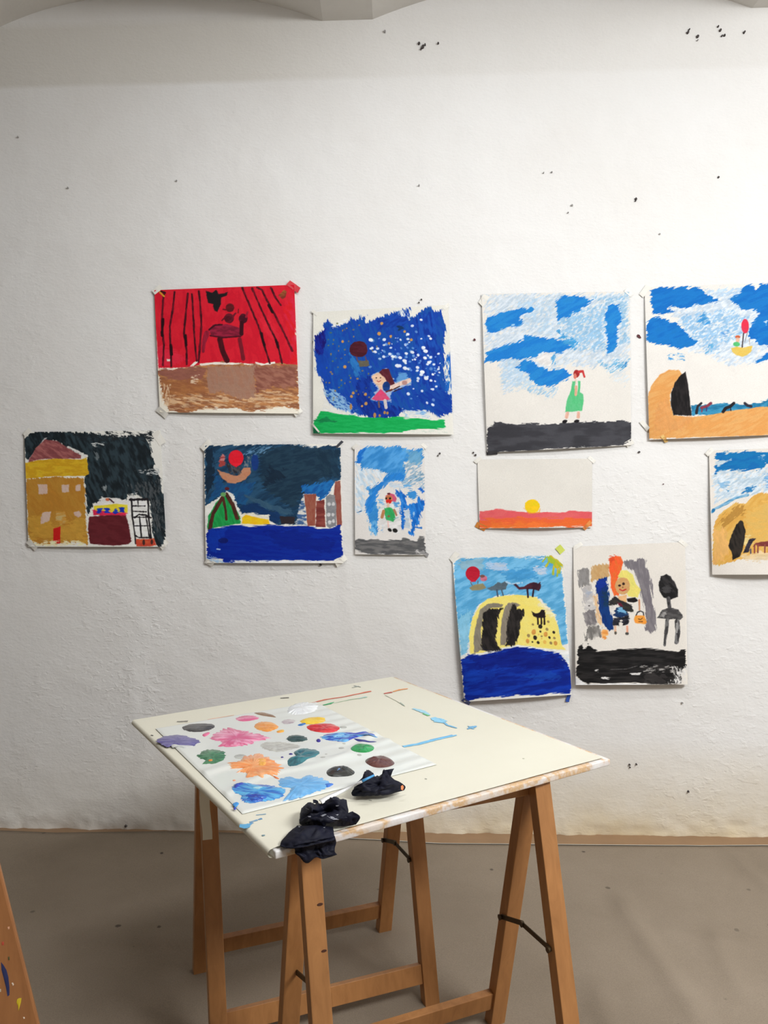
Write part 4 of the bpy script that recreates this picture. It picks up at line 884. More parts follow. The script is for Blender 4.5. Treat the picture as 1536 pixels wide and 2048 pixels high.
s.fill([(285, 1300), (275, 1080), (310, 890), (400, 740), (480, 670), (620, 640), (830, 625), (1000, 640), (1060, 670), (1110, 740), (1240, 860), (1290, 1000), (1330, 1200), (1380, 1250), (1200, 1240), (1000, 1215), (830, 1190), (640, 1230), (420, 1285)], (240, 222, 122), (236, 214, 108), rough=1.5, ang=20, vs=8, var=.04)
s.fill([(1060, 680), (1150, 740), (1260, 860), (1200, 880), (1080, 760)], (234, 222, 178), None, rough=4, op=.8)
s.fill([(400, 790), (480, 730), (560, 715), (660, 735), (640, 765), (520, 775), (440, 850), (410, 1000), (420, 1250), (330, 1290), (325, 1100), (360, 920)], (142, 134, 116), (124, 116, 100), rough=1.5, ang=80)
s.fill([(425, 850), (480, 790), (560, 775), (662, 775), (610, 860), (590, 1000), (575, 1130), (600, 1190), (640, 1245), (560, 1262), (420, 1255), (410, 1160), (430, 1060)], (30, 28, 27), (44, 40, 38), rough=1.8, ang=70)
s.fill([(670, 790), (720, 712), (800, 712), (860, 740), (740, 800), (710, 1000), (720, 1130), (680, 1195), (630, 1200), (640, 960)], (146, 136, 118), (128, 118, 104), rough=1.5, ang=85)
s.fill([(740, 790), (765, 732), (800, 735), (820, 780), (890, 790), (900, 860), (850, 940), (855, 1040), (830, 1120), (800, 1205), (690, 1200), (710, 1140), (695, 1060), (715, 900)], (32, 29, 28), (46, 42, 40), rough=1.8, ang=80)
s.fill([(380, 1230), (560, 1262), (640, 1240), (640, 1265), (500, 1285)], (40, 40, 60), None, rough=2, op=.6)
s.ell(316, 382, 82, 82, (190, 30, 52), (170, 24, 44)); s.fill([(240, 410), (395, 405), (345, 475), (300, 478)], (186, 30, 50), None, rough=.8); s.line([(290, 480), (310, 515)], 8, (110, 70, 50)); s.line([(375, 465), (375, 500)], 8, (110, 70, 50))
s.fill([(270, 545), (330, 510), (430, 490), (470, 545), (400, 572), (310, 575)], (150, 142, 104), (136, 126, 92), rough=1); s.ell(440, 438, 40, 34, (206, 120, 140), (180, 80, 96)); s.ell(425, 410, 28, 16, (120, 80, 70))
s.fill([(480, 550), (560, 520), (600, 480), (640, 490), (680, 470), (715, 500), (690, 560), (600, 575), (520, 572)], (92, 108, 118), (78, 92, 100), rough=1.5); s.line([(590, 570), (600, 640)], 18, (70, 84, 100)); s.line([(645, 570), (662, 630)], 14, (70, 84, 100))
s.line([(690, 475), (760, 500), (880, 485)], 16, (190, 210, 224), rough=2, op=.8)
s.fill([(780, 505), (810, 500), (850, 535), (900, 530), (960, 490), (1010, 480), (1060, 490), (1085, 478), (1095, 530), (1070, 580), (1000, 560), (840, 565)], (58, 30, 42), (76, 36, 46), rough=1.2); s.line([(938, 560), (945, 650)], 20, (48, 28, 40)); s.line([(1008, 560), (998, 640)], 20, (48, 28, 40))
s.fill([(985, 810), (1030, 840), (1075, 825), (1100, 790), (1135, 800), (1145, 870), (1130, 890), (1050, 885), (1010, 870)], (34, 26, 26), None, rough=1.4)
for x in (1055, 1095, 1130): s.line([(x, 880), (x + 2, 955)], 20, (40, 30, 28), rough=.8)
s.ell(1085, 985, 24, 26, (40, 34, 30), rot=-40)
for x, y, r, c in ((1010, 1048, 32, 0), (1145, 1072, 28, 0), (1025, 1112, 26, 1), (940, 1150, 26, 0), (1258, 1175, 26, 0), (1238, 1050, 18, 1), (1060, 1168, 18, 1), (1188, 1110, 17, 1), (1135, 1160, 24, 2), (950, 1088, 22, 3), (1160, 1015, 18, 3), (1175, 930, 16, 3), (1205, 1172, 18, 3), (1085, 1042, 14, 1), (1100, 1095, 12, 3), (1245, 1115, 16, 3), (1000, 960, 14, 3), (995, 1160, 10, 1), (1100, 1120, 10, 2), (1065, 1075, 10, 2)):
    s.ell(x, y, r, r * .8, [(206, 146, 70), (44, 38, 34), (222, 176, 84), (150, 128, 84)][c], None, rot=r * 3)
s.fill([(185, 1360), (280, 1310), (420, 1305), (640, 1262), (820, 1220), (1000, 1225), (1150, 1260), (1300, 1290), (1350, 1350), (1400, 1400), (1430, 1500), (1445, 1650), (1420, 1750), (1250, 1752), (1000, 1765), (640, 1780), (400, 1800), (270, 1830), (240, 1842), (215, 1720), (195, 1500)], (10, 36, 136), (14, 50, 150), rough=2, ang=-8, an=6, vs=5, var=.16)
s.fill([(280, 1340), (820, 1260), (1300, 1330), (1350, 1460), (800, 1440), (400, 1480)], (8, 22, 110), None, rough=6, ang=-4, op=.6); s.fill([(900, 1560), (1200, 1490), (1320, 1560), (1100, 1600)], (24, 74, 166), None, rough=6, ang=-15, op=.5); s.fill([(200, 1500), (600, 1440), (560, 1560), (240, 1660)], (14, 58, 160), None, rough=6, ang=-15, op=.5)
s.fill([(1330, 1340), (1410, 1300), (1425, 1390), (1370, 1400)], (214, 220, 224), None, rough=3, ang=30, dry=.2)
s.build('child\'s painting of a yellow cave with red balloon above a deep blue sea', .030, left=.016, right=.004, sag=.35, tapes=(
    (105, 190, 120, 60, -50), (1310, 105, 100, 74, 50, (206, 214, 92)), (1405, 1790, 110, 40, -75, (40, 80, 170)), (240, 1838, 100, 44, 30, (40, 60, 140))))

# --- blonde figure with a pumpkin bag above a black band
s = Sheet((1130, 1070), 5.689, [(94, 132), (1366, 80), (1396, 1702), (114, 1706)], (228, 226, 222), (227, 220, 208))
GR = (142, 136, 134); GR2 = (122, 117, 117)
s.fill([(140, 400), (200, 380), (275, 390), (290, 580), (170, 590)], (150, 146, 142), (128, 124, 120), rough=2, ang=80); s.fill([(185, 590), (300, 560), (330, 700), (260, 780), (220, 800)], (192, 186, 180), (176, 172, 170), rough=4, ang=75); s.fill([(240, 640), (300, 640), (290, 700), (250, 700)], (160, 170, 186), None, rough=3, op=.7)
s.fill([(220, 900), (280, 840), (350, 830), (370, 1020), (240, 1040)], GR2, GR, rough=3, ang=60); s.fill([(240, 1050), (400, 1030), (420, 1160), (330, 1170), (235, 1200)], (122, 118, 112), (160, 155, 148), rough=3, ang=80)
s.fill([(220, 760), (340, 700), (350, 840), (240, 860)], (204, 199, 193), None, rough=4); s.ell(275, 805, 12, 5, (50, 46, 46))
s.fill([(300, 360), (340, 335), (500, 330), (505, 470), (420, 500), (295, 530)], (208, 170, 118), (190, 150, 98), rough=2, ang=70); s.fill([(320, 700), (380, 680), (400, 900), (430, 1040), (380, 1000), (345, 860)], (222, 186, 142), None, rough=3, ang=80)
s.fill([(665, 310), (700, 285), (810, 290), (820, 262), (880, 262), (915, 290), (900, 370), (950, 400), (980, 540), (1005, 780), (1035, 900), (1040, 1080), (980, 1125), (940, 1090), (905, 1090), (930, 950), (880, 700), (850, 560), (780, 400), (690, 360)], (136, 130, 132), (114, 108, 112), rough=2.5, ang=80, an=5, vs=4, var=.1)
s.fill([(510, 270), (580, 235), (630, 245), (658, 310), (640, 400), (600, 500), (620, 690), (560, 690), (525, 600), (520, 480), (500, 380)], (240, 112, 52), (232, 92, 48), rough=1.5, ang=80); s.fill([(505, 260), (560, 240), (540, 330), (505, 360)], (214, 70, 40), None, rough=3, op=.7)
s.fill([(600, 470), (640, 400), (700, 400), (770, 450), (810, 560), (860, 620), (830, 710), (720, 700), (700, 660), (620, 500)], (232, 222, 116), (224, 208, 110), rough=1.5, ang=60)
s.ell(655, 580, 86, 98, (214, 168, 112), (200, 150, 94), rough=1.2); s.ell(620, 575, 17, 13, (52, 34, 30)); s.ell(666, 556, 15, 15, (52, 34, 30)); s.line([(622, 618), (655, 635), (692, 618)], 13, (190, 40, 44), rough=.3); s.ell(657, 595, 8, 8, (120, 80, 60))
s.fill([(345, 590), (380, 500), (470, 488), (490, 640), (505, 800), (540, 950), (555, 1070), (510, 1095), (450, 1030), (390, 880), (365, 680)], (20, 62, 128), (16, 46, 104), rough=2, ang=80, vs=6, var=.2); s.fill([(345, 600), (385, 500), (475, 490), (470, 560), (370, 650)], (20, 50, 140), None, rough=3); s.fill([(420, 640), (490, 650), (500, 800), (430, 810)], (24, 54, 74), None, rough=4, op=.7)
s.fill([(600, 700), (700, 680), (700, 770), (620, 780)], (222, 176, 124), None, rough=1.5); s.fill([(500, 760), (570, 690), (620, 740), (760, 790), (775, 880), (680, 880), (600, 790), (510, 800)], (56, 56, 48), (42, 40, 42), rough=1.8, ang=30); s.fill([(590, 765), (640, 775), (660, 815), (610, 800)], (110, 30, 50), None, rough=1.5); s.fill([(700, 720), (800, 710), (830, 745), (780, 770), (715, 765)], BLK, None, rough=1.2)
s.fill([(505, 810), (560, 810), (545, 880), (520, 880)], (220, 214, 204), None, rough=1.5); s.fill([(590, 830), (640, 820), (720, 890), (720, 930), (600, 940), (550, 920)], (30, 62, 104), (26, 44, 80), rough=2); s.fill([(600, 830), (640, 822), (705, 880), (690, 895), (610, 880)], (120, 178, 212), None, rough=2)
s.fill([(545, 940), (640, 940), (720, 910), (735, 980), (700, 1030), (660, 1030), (640, 970), (610, 1035), (550, 1030)], (32, 32, 38), (48, 48, 58), rough=2); s.line([(845, 740), (848, 850)], 22, (204, 146, 108)); s.line([(808, 920), (825, 880), (860, 865), (890, 880), (898, 920)], 14, (52, 50, 54), rough=.5)
s.fill([(800, 915), (905, 915), (930, 990), (915, 1015), (800, 1000), (785, 960)], (240, 164, 70), (232, 146, 56), rough=1); s.line([(835, 955), (860, 962), (880, 945)], 8, (90, 50, 24), rough=.3); s.line([(840, 985), (880, 985)], 9, (90, 50, 24), rough=.3)
s.line([(570, 1040), (575, 1120)], 26, (222, 180, 150)); s.line([(708, 1040), (708, 1100)], 24, (226, 160, 130)); s.ell(575, 1115, 14, 18, (90, 86, 76)); s.ell(706, 1122, 20, 16, (74, 72, 68)); s.fill([(400, 1100), (440, 1070), (500, 1090), (490, 1140), (460, 1180), (420, 1160)], (238, 156, 78), (240, 180, 110), rough=2)
s.fill([(1062, 560), (1090, 470), (1150, 445), (1200, 470), (1250, 540), (1285, 620), (1285, 700), (1200, 735), (1120, 710), (1075, 640)], (32, 31, 31), (50, 48, 48), rough=1, ang=50); s.ell(1165, 620, 44, 50, (74, 72, 72), rough=3, op=.7)
s.line([(1175, 720), (1190, 830)], 44, (56, 54, 54), (90, 88, 88)); s.fill([(1045, 945), (1110, 850), (1200, 825), (1290, 850), (1350, 935), (1310, 965), (1230, 950), (1180, 965), (1110, 950)], (92, 90, 88), (64, 62, 62), rough=1.5); s.fill([(1080, 930), (1130, 870), (1160, 870), (1130, 945)], (150, 147, 143), None, rough=2)
s.line([(1165, 970), (1160, 1060), (1140, 1160), (1135, 1250)], 40, (66, 64, 64), (110, 108, 106), taper=.8, rough=1.4); s.line([(1275, 980), (1285, 1100), (1270, 1215)], 52, (60, 58, 58), (120, 118, 116), rough=1.4); s.line([(1275, 1010), (1275, 1110)], 18, (160, 158, 154), rough=1.5)
s.fill([(140, 1310), (165, 1250), (200, 1240), (210, 1290), (250, 1280), (262, 1240), (330, 1310), (380, 1330), (600, 1300), (900, 1295), (1150, 1315), (1290, 1335), (1320, 1310), (1365, 1305), (1378, 1500), (1340, 1520), (1320, 1600), (1320, 1690), (1250, 1700), (1100, 1700), (930, 1690), (500, 1690), (260, 1698), (180, 1650), (125, 1590), (145, 1480)],
       (26, 25, 25), (38, 36, 35), rough=2, ang=0, an=6, vs=4, var=.25)
s.fill([(840, 1480), (1250, 1470), (1300, 1560), (900, 1560)], (160, 156, 150), None, rough=3, ang=-4, an=5, dry=.62, ds=2.2); s.fill([(1220, 1500), (1390, 1500), (1380, 1640), (1300, 1690), (1180, 1690), (1240, 1600)], (220, 216, 210), None, rough=3, ang=70, dry=.35); s.fill([(330, 1530), (380, 1530), (375, 1555), (335, 1555)], (200, 196, 190), None, rough=2, dry=.3)
s.fill([(740, 1575), (870, 1562), (850, 1590), (760, 1590)], (226, 222, 216), None, rough=1.5); s.fill([(415, 1615), (550, 1615), (530, 1635), (420, 1635)], (220, 216, 210), None, rough=2, dry=.2); s.line([(520, 1530), (700, 1525), (820, 1490)], 7, (110, 106, 104), op=.8)
s.fill([(900, 1560), (1140, 1590), (1140, 1690), (900, 1680)], (66, 62, 60), None, rough=5, ang=20, op=.6)
s.fill([(108, 1610), (180, 1655), (255, 1700), (500, 1688), (930, 1692), (930, 1712), (110, 1712)], (232, 230, 226), None, rough=1)
s.build('child\'s painting of a blonde figure with an orange bag over a black band', .030, left=.006, sag=.12, tapes=(
    (150, 120, 100, 46, -30), (1345, 90, 110, 46, 40)))
# ------------------------------------------------------------------ trestles
LEG_W, LEG_T, TOP_Z = 0.043, 0.033, 0.7312
def trestle(mid_a, mid_b, label, spread=0.374, lower=0.082, brace=None):
    """two folding A-frames between the end points mid_a and mid_b (ground points under the ridge)."""
    a = np.array([mid_a[0], mid_a[1], 0.0]); b = np.array([mid_b[0], mid_b[1], 0.0])
    t = (b - a) / np.linalg.norm(b - a); p = np.array([t[1], -t[0], 0])          # p: towards the viewer
    c = (a + b) / 2
    root = thing('trestle', label, 'trestle', tuple(c), 'trestles under the drawing board')
    gap = LEG_T / 2 + 0.002
    def leg_pt(e, sgn, z):
        k = 1 - z / TOP_Z
        return e + p * sgn * (gap + (spread / 2 - gap) * k) + np.array([0, 0, z])
    for e in (a, b):
        for sgn in (-1, 1):
            bm = bmesh.new()
            f = leg_pt(e, sgn, 0.0); h = leg_pt(e, sgn, TOP_Z)
            d = (h - f) / np.linalg.norm(h - f)
            bar(bm, f + d * 0.0 - c, h - c, t, LEG_W, LEG_T, 0.002)
            # saw the ends level
            bmesh.ops.bisect_plane(bm, geom=bm.verts[:] + bm.edges[:] + bm.faces[:], plane_co=(0, 0, 0.006), plane_no=(0, 0, -1), clear_outer=True)
            bd = [e_ for e_ in bm.edges if e_.is_boundary]
            if bd: bmesh.ops.edgeloop_fill(bm, edges=bd)
            low = min(v.co.z for v in bm.verts)
            for v in bm.verts:
                if v.co.z < low + 1e-4: v.co.z = 0.0005
            from_bm('leg', bm, M['wood'], root)
    for sgn in (-1, 1):
        for z, hgt, th, nm in ((lower, 0.050, 0.020, 'stretcher'),):
            bm = bmesh.new()
            A = leg_pt(a, sgn, z) + t * LEG_W * 0.45; B = leg_pt(b, sgn, z) - t * LEG_W * 0.45
            up = leg_pt(a, sgn, z + 0.05) - leg_pt(a, sgn, z)
            bar(bm, A - c, B - c, up, hgt, th, 0.0015)
            from_bm(nm, bm, M['wood'], root)
    bm = bmesh.new()
    bar(bm, a + t * LEG_W * .4 + np.array([0, 0, 0.712]) - c, b - t * LEG_W * .4 + np.array([0, 0, 0.712]) - c, (0, 0, 1), 0.036, 0.012, 0.001)
    from_bm('top_rail', bm, M['wood'], root)
    # folding metal stays, one at each end, a little outside of the A-frame
    for e, s in ((a, 1), (b, -1)):
        q = t * s * (LEG_W / 2 + 0.002) if s < 0 else t * 0.006
        bz = brace or (0.335, 0.372, 0.372)
        P1 = leg_pt(e, -1, bz[0]) + q; P3 = leg_pt(e, 1, bz[2]) + q
        P2 = P1 * 0.52 + P3 * 0.48; P2[2] = bz[1]
        st = bpy.data.objects.new('folding_stay', None)
        bm = bmesh.new()
        bar(bm, P1 - c, P2 - c, np.array([0, 0, 1.0]), 0.012, 0.003, 0.0006)
        o1 = from_bm('folding_stay', bm, M['brass'], root)
        bm = bmesh.new()
        bar(bm, P2 + t * s * 0.004 - c, P3 - c, np.array([0, 0, 1.0]), 0.012, 0.003, 0.0006)
        from_bm('stay_arm', bm, M['brass'], o1)
        bpy.data.objects.remove(st)
        for Pk in (P1, P2, P3):
            bm = bmesh.new()
            mt = Vector(tuple(t)).to_track_quat('Z', 'Y').to_matrix().to_4x4()
            mt.translation = Vector(tuple(Pk - c + t * s * 0.004))
            bmesh.ops.create_cone(bm, cap_ends=True, segments=12, radius1=0.0075, radius2=0.0055, depth=0.008, matrix=mt)
            from_bm('rivet', bm, M['brass'], o1)
    return root
C1f = on_z(760, 1862, 0); C2f = on_z(869, 2006, 0); A1f = on_z(393, 1945, 0)
midC = (C1f + C2f) / 2; midA = A1f + (C2f - C1f) / 2
trestle(midA, midC, 'wooden folding trestle under the board on the side towards the wall', spread=float(np.linalg.norm(C2f - C1f)))
D1f = on_z(985, 2045, 0); pD = (C2f - C1f) / 2
midD = D1f + pD
midB = on_plane(608, 1663, np.array([0, 1.60, 0]), np.array([0, 1.0, 0])); midB[2] = 0
front_trestle = trestle(midB, midD, 'wooden folding trestle carrying the front edge of the board, nearer the viewer', spread=float(np.linalg.norm(C2f - C1f)))

# ------------------------------------------------------------------ drawing board
TZ = 0.7535
BC = [on_z(268, 1440, TZ), on_z(790, 1353, TZ), on_z(1221, 1517, TZ), on_z(547, 1703, TZ)]    # left, back, right, front
bc = sum(BC) / 4; bc[2] = TOP_Z + 0.002
board = thing('drawing_board', 'cream-covered board with paint smears lying on two wooden trestles', 'drawing board', tuple(bc))
def bl2(u, v, c=BC):
    return (c[0] * (1 - u) + c[1] * u) * (1 - v) + (c[3] * (1 - u) + c[2] * u) * v   # u: left->back, v: towards the viewer
def board_mat():
    m = bpy.data.materials.new('white painted board edge'); nt, lk, b = nodes_of(m)
    tc = nt.new('ShaderNodeTexCoord')
    n = noise(nt, lk, 7, 5, 0.65, tc.outputs['Object'])
    r = ramp(nt, [(0.44, (0.76, 0.745, 0.73)), (0.505, (0.70, 0.64, 0.60)), (0.555, (0.62, 0.40, 0.20)), (0.62, (0.70, 0.62, 0.55))])
    lk.new(n.outputs[0], r.inputs[0]); lk.new(r.outputs[0], b.inputs['Base Color']); b.inputs['Roughness'].default_value = 0.6
    n2 = noise(nt, lk, 60, 3, 0.6, tc.outputs['Object']); bump(nt, lk, b, n2.outputs[0], 0.4, 0.003)
    return m
M['edge'] = board_mat()
def slab(name, c4, z0, z1, bev, m, parent, seg=3, loc=bc):
    bm = bmesh.new(); vs = []
    for z in (z0, z1):
        for q in c4: vs.append(bm.verts.new((q[0] - loc[0], q[1] - loc[1], z - loc[2])))
    for f in ((0, 1, 2, 3), (4, 5, 6, 7), (0, 1, 5, 4), (1, 2, 6, 5), (2, 3, 7, 6), (3, 0, 4, 7)):
        bm.faces.new([vs[i] for i in f])
    bmesh.ops.recalc_face_normals(bm, faces=bm.faces)
    if bev: bmesh.ops.bevel(bm, geom=list(bm.edges), offset=bev, segments=seg, affect='EDGES', profile=0.5)
    return from_bm(name, bm, m, parent, True)
slab('panel', [bl2(.004, 0.0), bl2(1, 0.0), bl2(1, 1), bl2(.004, 1)], 0.7362, TZ - 0.0015, 0.003, M['edge'], board)
# cover paper: flat on top, rolled round the left edge
def build_cover():
    n = 60
    v = np.linspace(0.0, 0.990, n)
    rows = []
    prof = []                                           # (u, dz) from under the board round the left edge and over the top
    r = 0.0085
    for a in np.linspace(-100, 90, 14):
        prof.append((-0.008 + (-r * math.cos(R(a)) + r) / 0.93, TZ - r - 0.0005 + r * math.sin(R(a)) + 0.0012))
    us = np.linspace(0.012, 0.985, 46)
    P = np.zeros((n, len(prof) + len(us), 3))
    for i, vv in enumerate(v):
        for j, (u, z) in enumerate(prof):
            q = bl2(u, vv); P[i, j] = (q[0], q[1], z)
        for j, u in enumerate(us):
            q = bl2(u, vv)
            z = TZ + 0.0007 + 0.0012 * vnoise(np.array(u * 5), np.array(vv * 5)) * np.clip(vv * 1.4 - .4, 0, 1)
            if vv > 0.97: z += 0.0012
            P[i, len(prof) + j] = (q[0], q[1], float(z))
    return grid_mesh('cover_paper', P - bc, M['cover'], board)
build_cover()

# ------- flat marks of dried paint left on the cover paper
def px_ribbon(name, pts, w, col, z, parent, loc, jit=0.5, steps=5):
    """thin flat dab following px points on the table plane; w in px (list or number) measured on the table."""
    P = np.array(pts, float); m = len(P)
    t = np.linspace(0, m - 1, (m - 1) * steps + 1)
    X = np.interp(t, range(m), P[:, 0]); Y = np.interp(t, range(m), P[:, 1])
    Wd = np.interp(t, range(m), w if hasattr(w, '__len__') else [w] * m)
    C = on_z_v(X, Y, np.full(len(X), z))
    T = np.gradient(C, axis=0); T /= np.linalg.norm(T, axis=1)[:, None] + 1e-12
    Q = np.stack([-T[:, 1], T[:, 0], T[:, 2] * 0], -1)
    rnd = np.random.RandomState(int(X.sum()) % 9999)
    hw = Wd * 0.00105 * (1 + jit * (rnd.rand(len(X)) - .5)) ; hw2 = Wd * 0.00105 * (1 + jit * (rnd.rand(len(X)) - .5))
    L = C + Q * hw[:, None]; Rr = C - Q * hw2[:, None]; mid = C.copy(); mid[:, 2] += 0.0005
    V = np.stack([L, mid, Rr], 1) - loc
    return grid_mesh(name, V, paintmat(col), parent)
_pm = {}
def paintmat(c):
    k = tuple(c)
    if k not in _pm: _pm[k] = plain('dried paint', tuple(lin(c) * 0.95), 0.5, tuple(np.clip(lin(c) * 1.15, 0, .9)), 60, 0.15, 150)
    return _pm[k]
ZM = TZ + 0.0022
for pts, w, col in (
    ([(619, 1407), (650, 1399), (690, 1393), (742, 1382)], [2.5, 4, 3, 5], (212, 110, 84)),
    ([(646, 1410), (660, 1407), (668, 1404)], [3, 5, 1.5], (60, 170, 110)), ([(668, 1406), (700, 1399), (735, 1394)], [1, 2, 1.5], (160, 190, 160)),
    ([(718, 1397), (732, 1393)], [3, 5], (170, 196, 196)), ([(704, 1375), (718, 1372)], [2, 3], (170, 176, 168)), ([(708, 1371), (722, 1374)], [2, 2], (150, 156, 150)),
    ([(768, 1387), (784, 1384)], [4, 5], (196, 90, 76)), ([(786, 1383), (800, 1379), (816, 1377)], [4, 6, 3], (226, 154, 96)),
    ([(770, 1390), (790, 1400), (810, 1412)], [1.5, 1, 1.5], (190, 190, 170)), ([(800, 1405), (808, 1411)], [3, 2], (140, 160, 150)),
    ([(826, 1417), (845, 1422), (860, 1430)], [5, 10, 3], (160, 208, 226)), ([(846, 1427), (858, 1431)], [3, 5], (110, 190, 130)),
    ([(866, 1435), (878, 1441), (890, 1444)], [8, 18, 10], (140, 200, 230)), ([(878, 1437), (895, 1450), (914, 1456)], [3, 4, 3], (120, 180, 216)),
    ([(935, 1458), (945, 1454), (953, 1452)], [2, 8, 3], (110, 168, 206)), ([(936, 1452), (948, 1458)], [2, 3], (120, 176, 210)),
    ([(806, 1493), (840, 1487), (870, 1479), (913, 1470)], [6, 6, 7, 3], (120, 188, 226)), ([(860, 1480), (905, 1470)], [3, 3], (90, 160, 210)),
    ([(561, 1396), (578, 1395)], [3, 4], (110, 106, 100)), ([(354, 1443), (376, 1442)], [4, 5], (150, 146, 136)),
    ([(415, 1439), (440, 1435), (468, 1430)], [2, 2.5, 1.5], (224, 176, 150)), ([(302, 1470), (307, 1471)], [2, 2], (90, 90, 90)),
    ([(499, 1644), (515, 1640)], [2, 3], (120, 160, 190)), ([(512, 1630), (532, 1628)], [1.5, 2], (130, 160, 180)), ([(516, 1639), (524, 1637)], [2, 3], (90, 140, 180)),
    ([(494, 1652), (505, 1645)], [3, 3], (100, 150, 190)), ([(484, 1656), (490, 1652), (500, 1648)], [5, 12, 3], (90, 160, 200)), ([(524, 1671), (530, 1670)], [3, 2], (110, 140, 150)),
    ([(738, 1600), (744, 1601)], [1.5, 1.5], (150, 150, 140)), ([(850, 1557), (854, 1558)], [2, 2], (160, 160, 150)), ([(1045, 1592 - 75), (1049, 1517)], [1, 1.5], (170, 170, 150)),
):
    px_ribbon('paint_mark', pts, w, col, ZM, board, bc)
# strip of the cover paper's tape hanging from the left edge
bm = bmesh.new(); n = 9
A0 = on_z(424, 1566, TZ - 0.02); 
dirL = (BC[3] - BC[0]); dirL[2] = 0; dirL /= np.linalg.norm(dirL); outL = np.array([dirL[1], -dirL[0], 0])
if np.dot(outL, bc - BC[0]) > 0: outL = -outL
hv = []
for k in range(n):
    f = k / (n - 1)
    c = A0 + np.array([0, 0, -0.138 * f + 0.004]) + outL * (0.016 + 0.003 * math.sin(f * 5))
    w = 0.0235 - 0.001 * f
    d2 = np.array([1.0, 0.25, 0]) / 1.03
    hv.append((bm.verts.new(c - d2 * w / 2 - bc), bm.verts.new(c + d2 * w / 2 - bc)))
for k in range(n - 1):
    bm.faces.new((hv[k][0], hv[k][1], hv[k + 1][1], hv[k + 1][0]))
ht = from_bm('tape_strip', bm, M['cover'], None, True)
ht.location = tuple(A0); ht.data.transform(Matrix.Translation(Vector(tuple(bc - A0))))
tag(ht, 'pale strip of tape hanging down from the left edge of the board', 'tape')

# ------------------------------------------------------------------ palette sheet with blobs of paint
pal_q = [(311, 1457), (632, 1404), (874, 1529), (485, 1628)]          # left, back, right, front
pcs = [on_z(x, y, TZ + 0.003) for x, y in pal_q]; pc = sum(pcs) / 4; pc[2] = TZ
palette = thing('palette_sheet', 'thin grey-white plastic sheet used as a palette on the board', 'palette', tuple(pc))
M['palette'] = plain('thin greyish plastic film', (0.76, 0.78, 0.735), 0.28, (0.73, 0.75, 0.70), 8, 0.06, 40, coat=0.3)
def pal_h(x, y):
    """height of the film above the cover paper at table point x, y"""
    e1 = pcs[1] - pcs[0]; e2 = pcs[3] - pcs[0]
    u = ((x - pcs[0][0]) * e1[0] + (y - pcs[0][1]) * e1[1]) / (e1 @ e1); v = ((x - pcs[0][0]) * e2[0] + (y - pcs[0][1]) * e2[1]) / (e2 @ e2)
    w = np.clip((u - 0.55) / 0.35, 0, 1)
    h = 0.0024 + 0.0012 * w * np.sin(v * 75 + u * 6 + 3 * vnoise(u * 3, v * 3)) + 0.0026 * fbm(u * 3, v * 4, 3)
    # two long creases
    for a, b, c, k in ((0.10, 0.62, 0.03, 0.004), (-0.25, 0.86, 0.025, 0.003)):
        h = h + k * np.exp(-((v - b - a * u + 0.05 * np.sin(u * 7)) / c) ** 2)
    return h
uu, vv = np.meshgrid(np.linspace(0, 1, 110), np.linspace(0, 1, 110))
PP = (pcs[0] * (1 - uu[..., None]) + pcs[1] * uu[..., None]) * (1 - vv[..., None]) + (pcs[3] * (1 - uu[..., None]) + pcs[2] * uu[..., None]) * vv[..., None]
PP[..., 2] = TZ + 0.0012 + pal_h(PP[..., 0], PP[..., 1])
edge = np.minimum(np.minimum(uu, 1 - uu), np.minimum(vv, 1 - vv))
PP[..., 2] = np.where(edge < 0.004, TZ + 0.0030, PP[..., 2])
grid_mesh('film', PP - pc, M['palette'], palette)

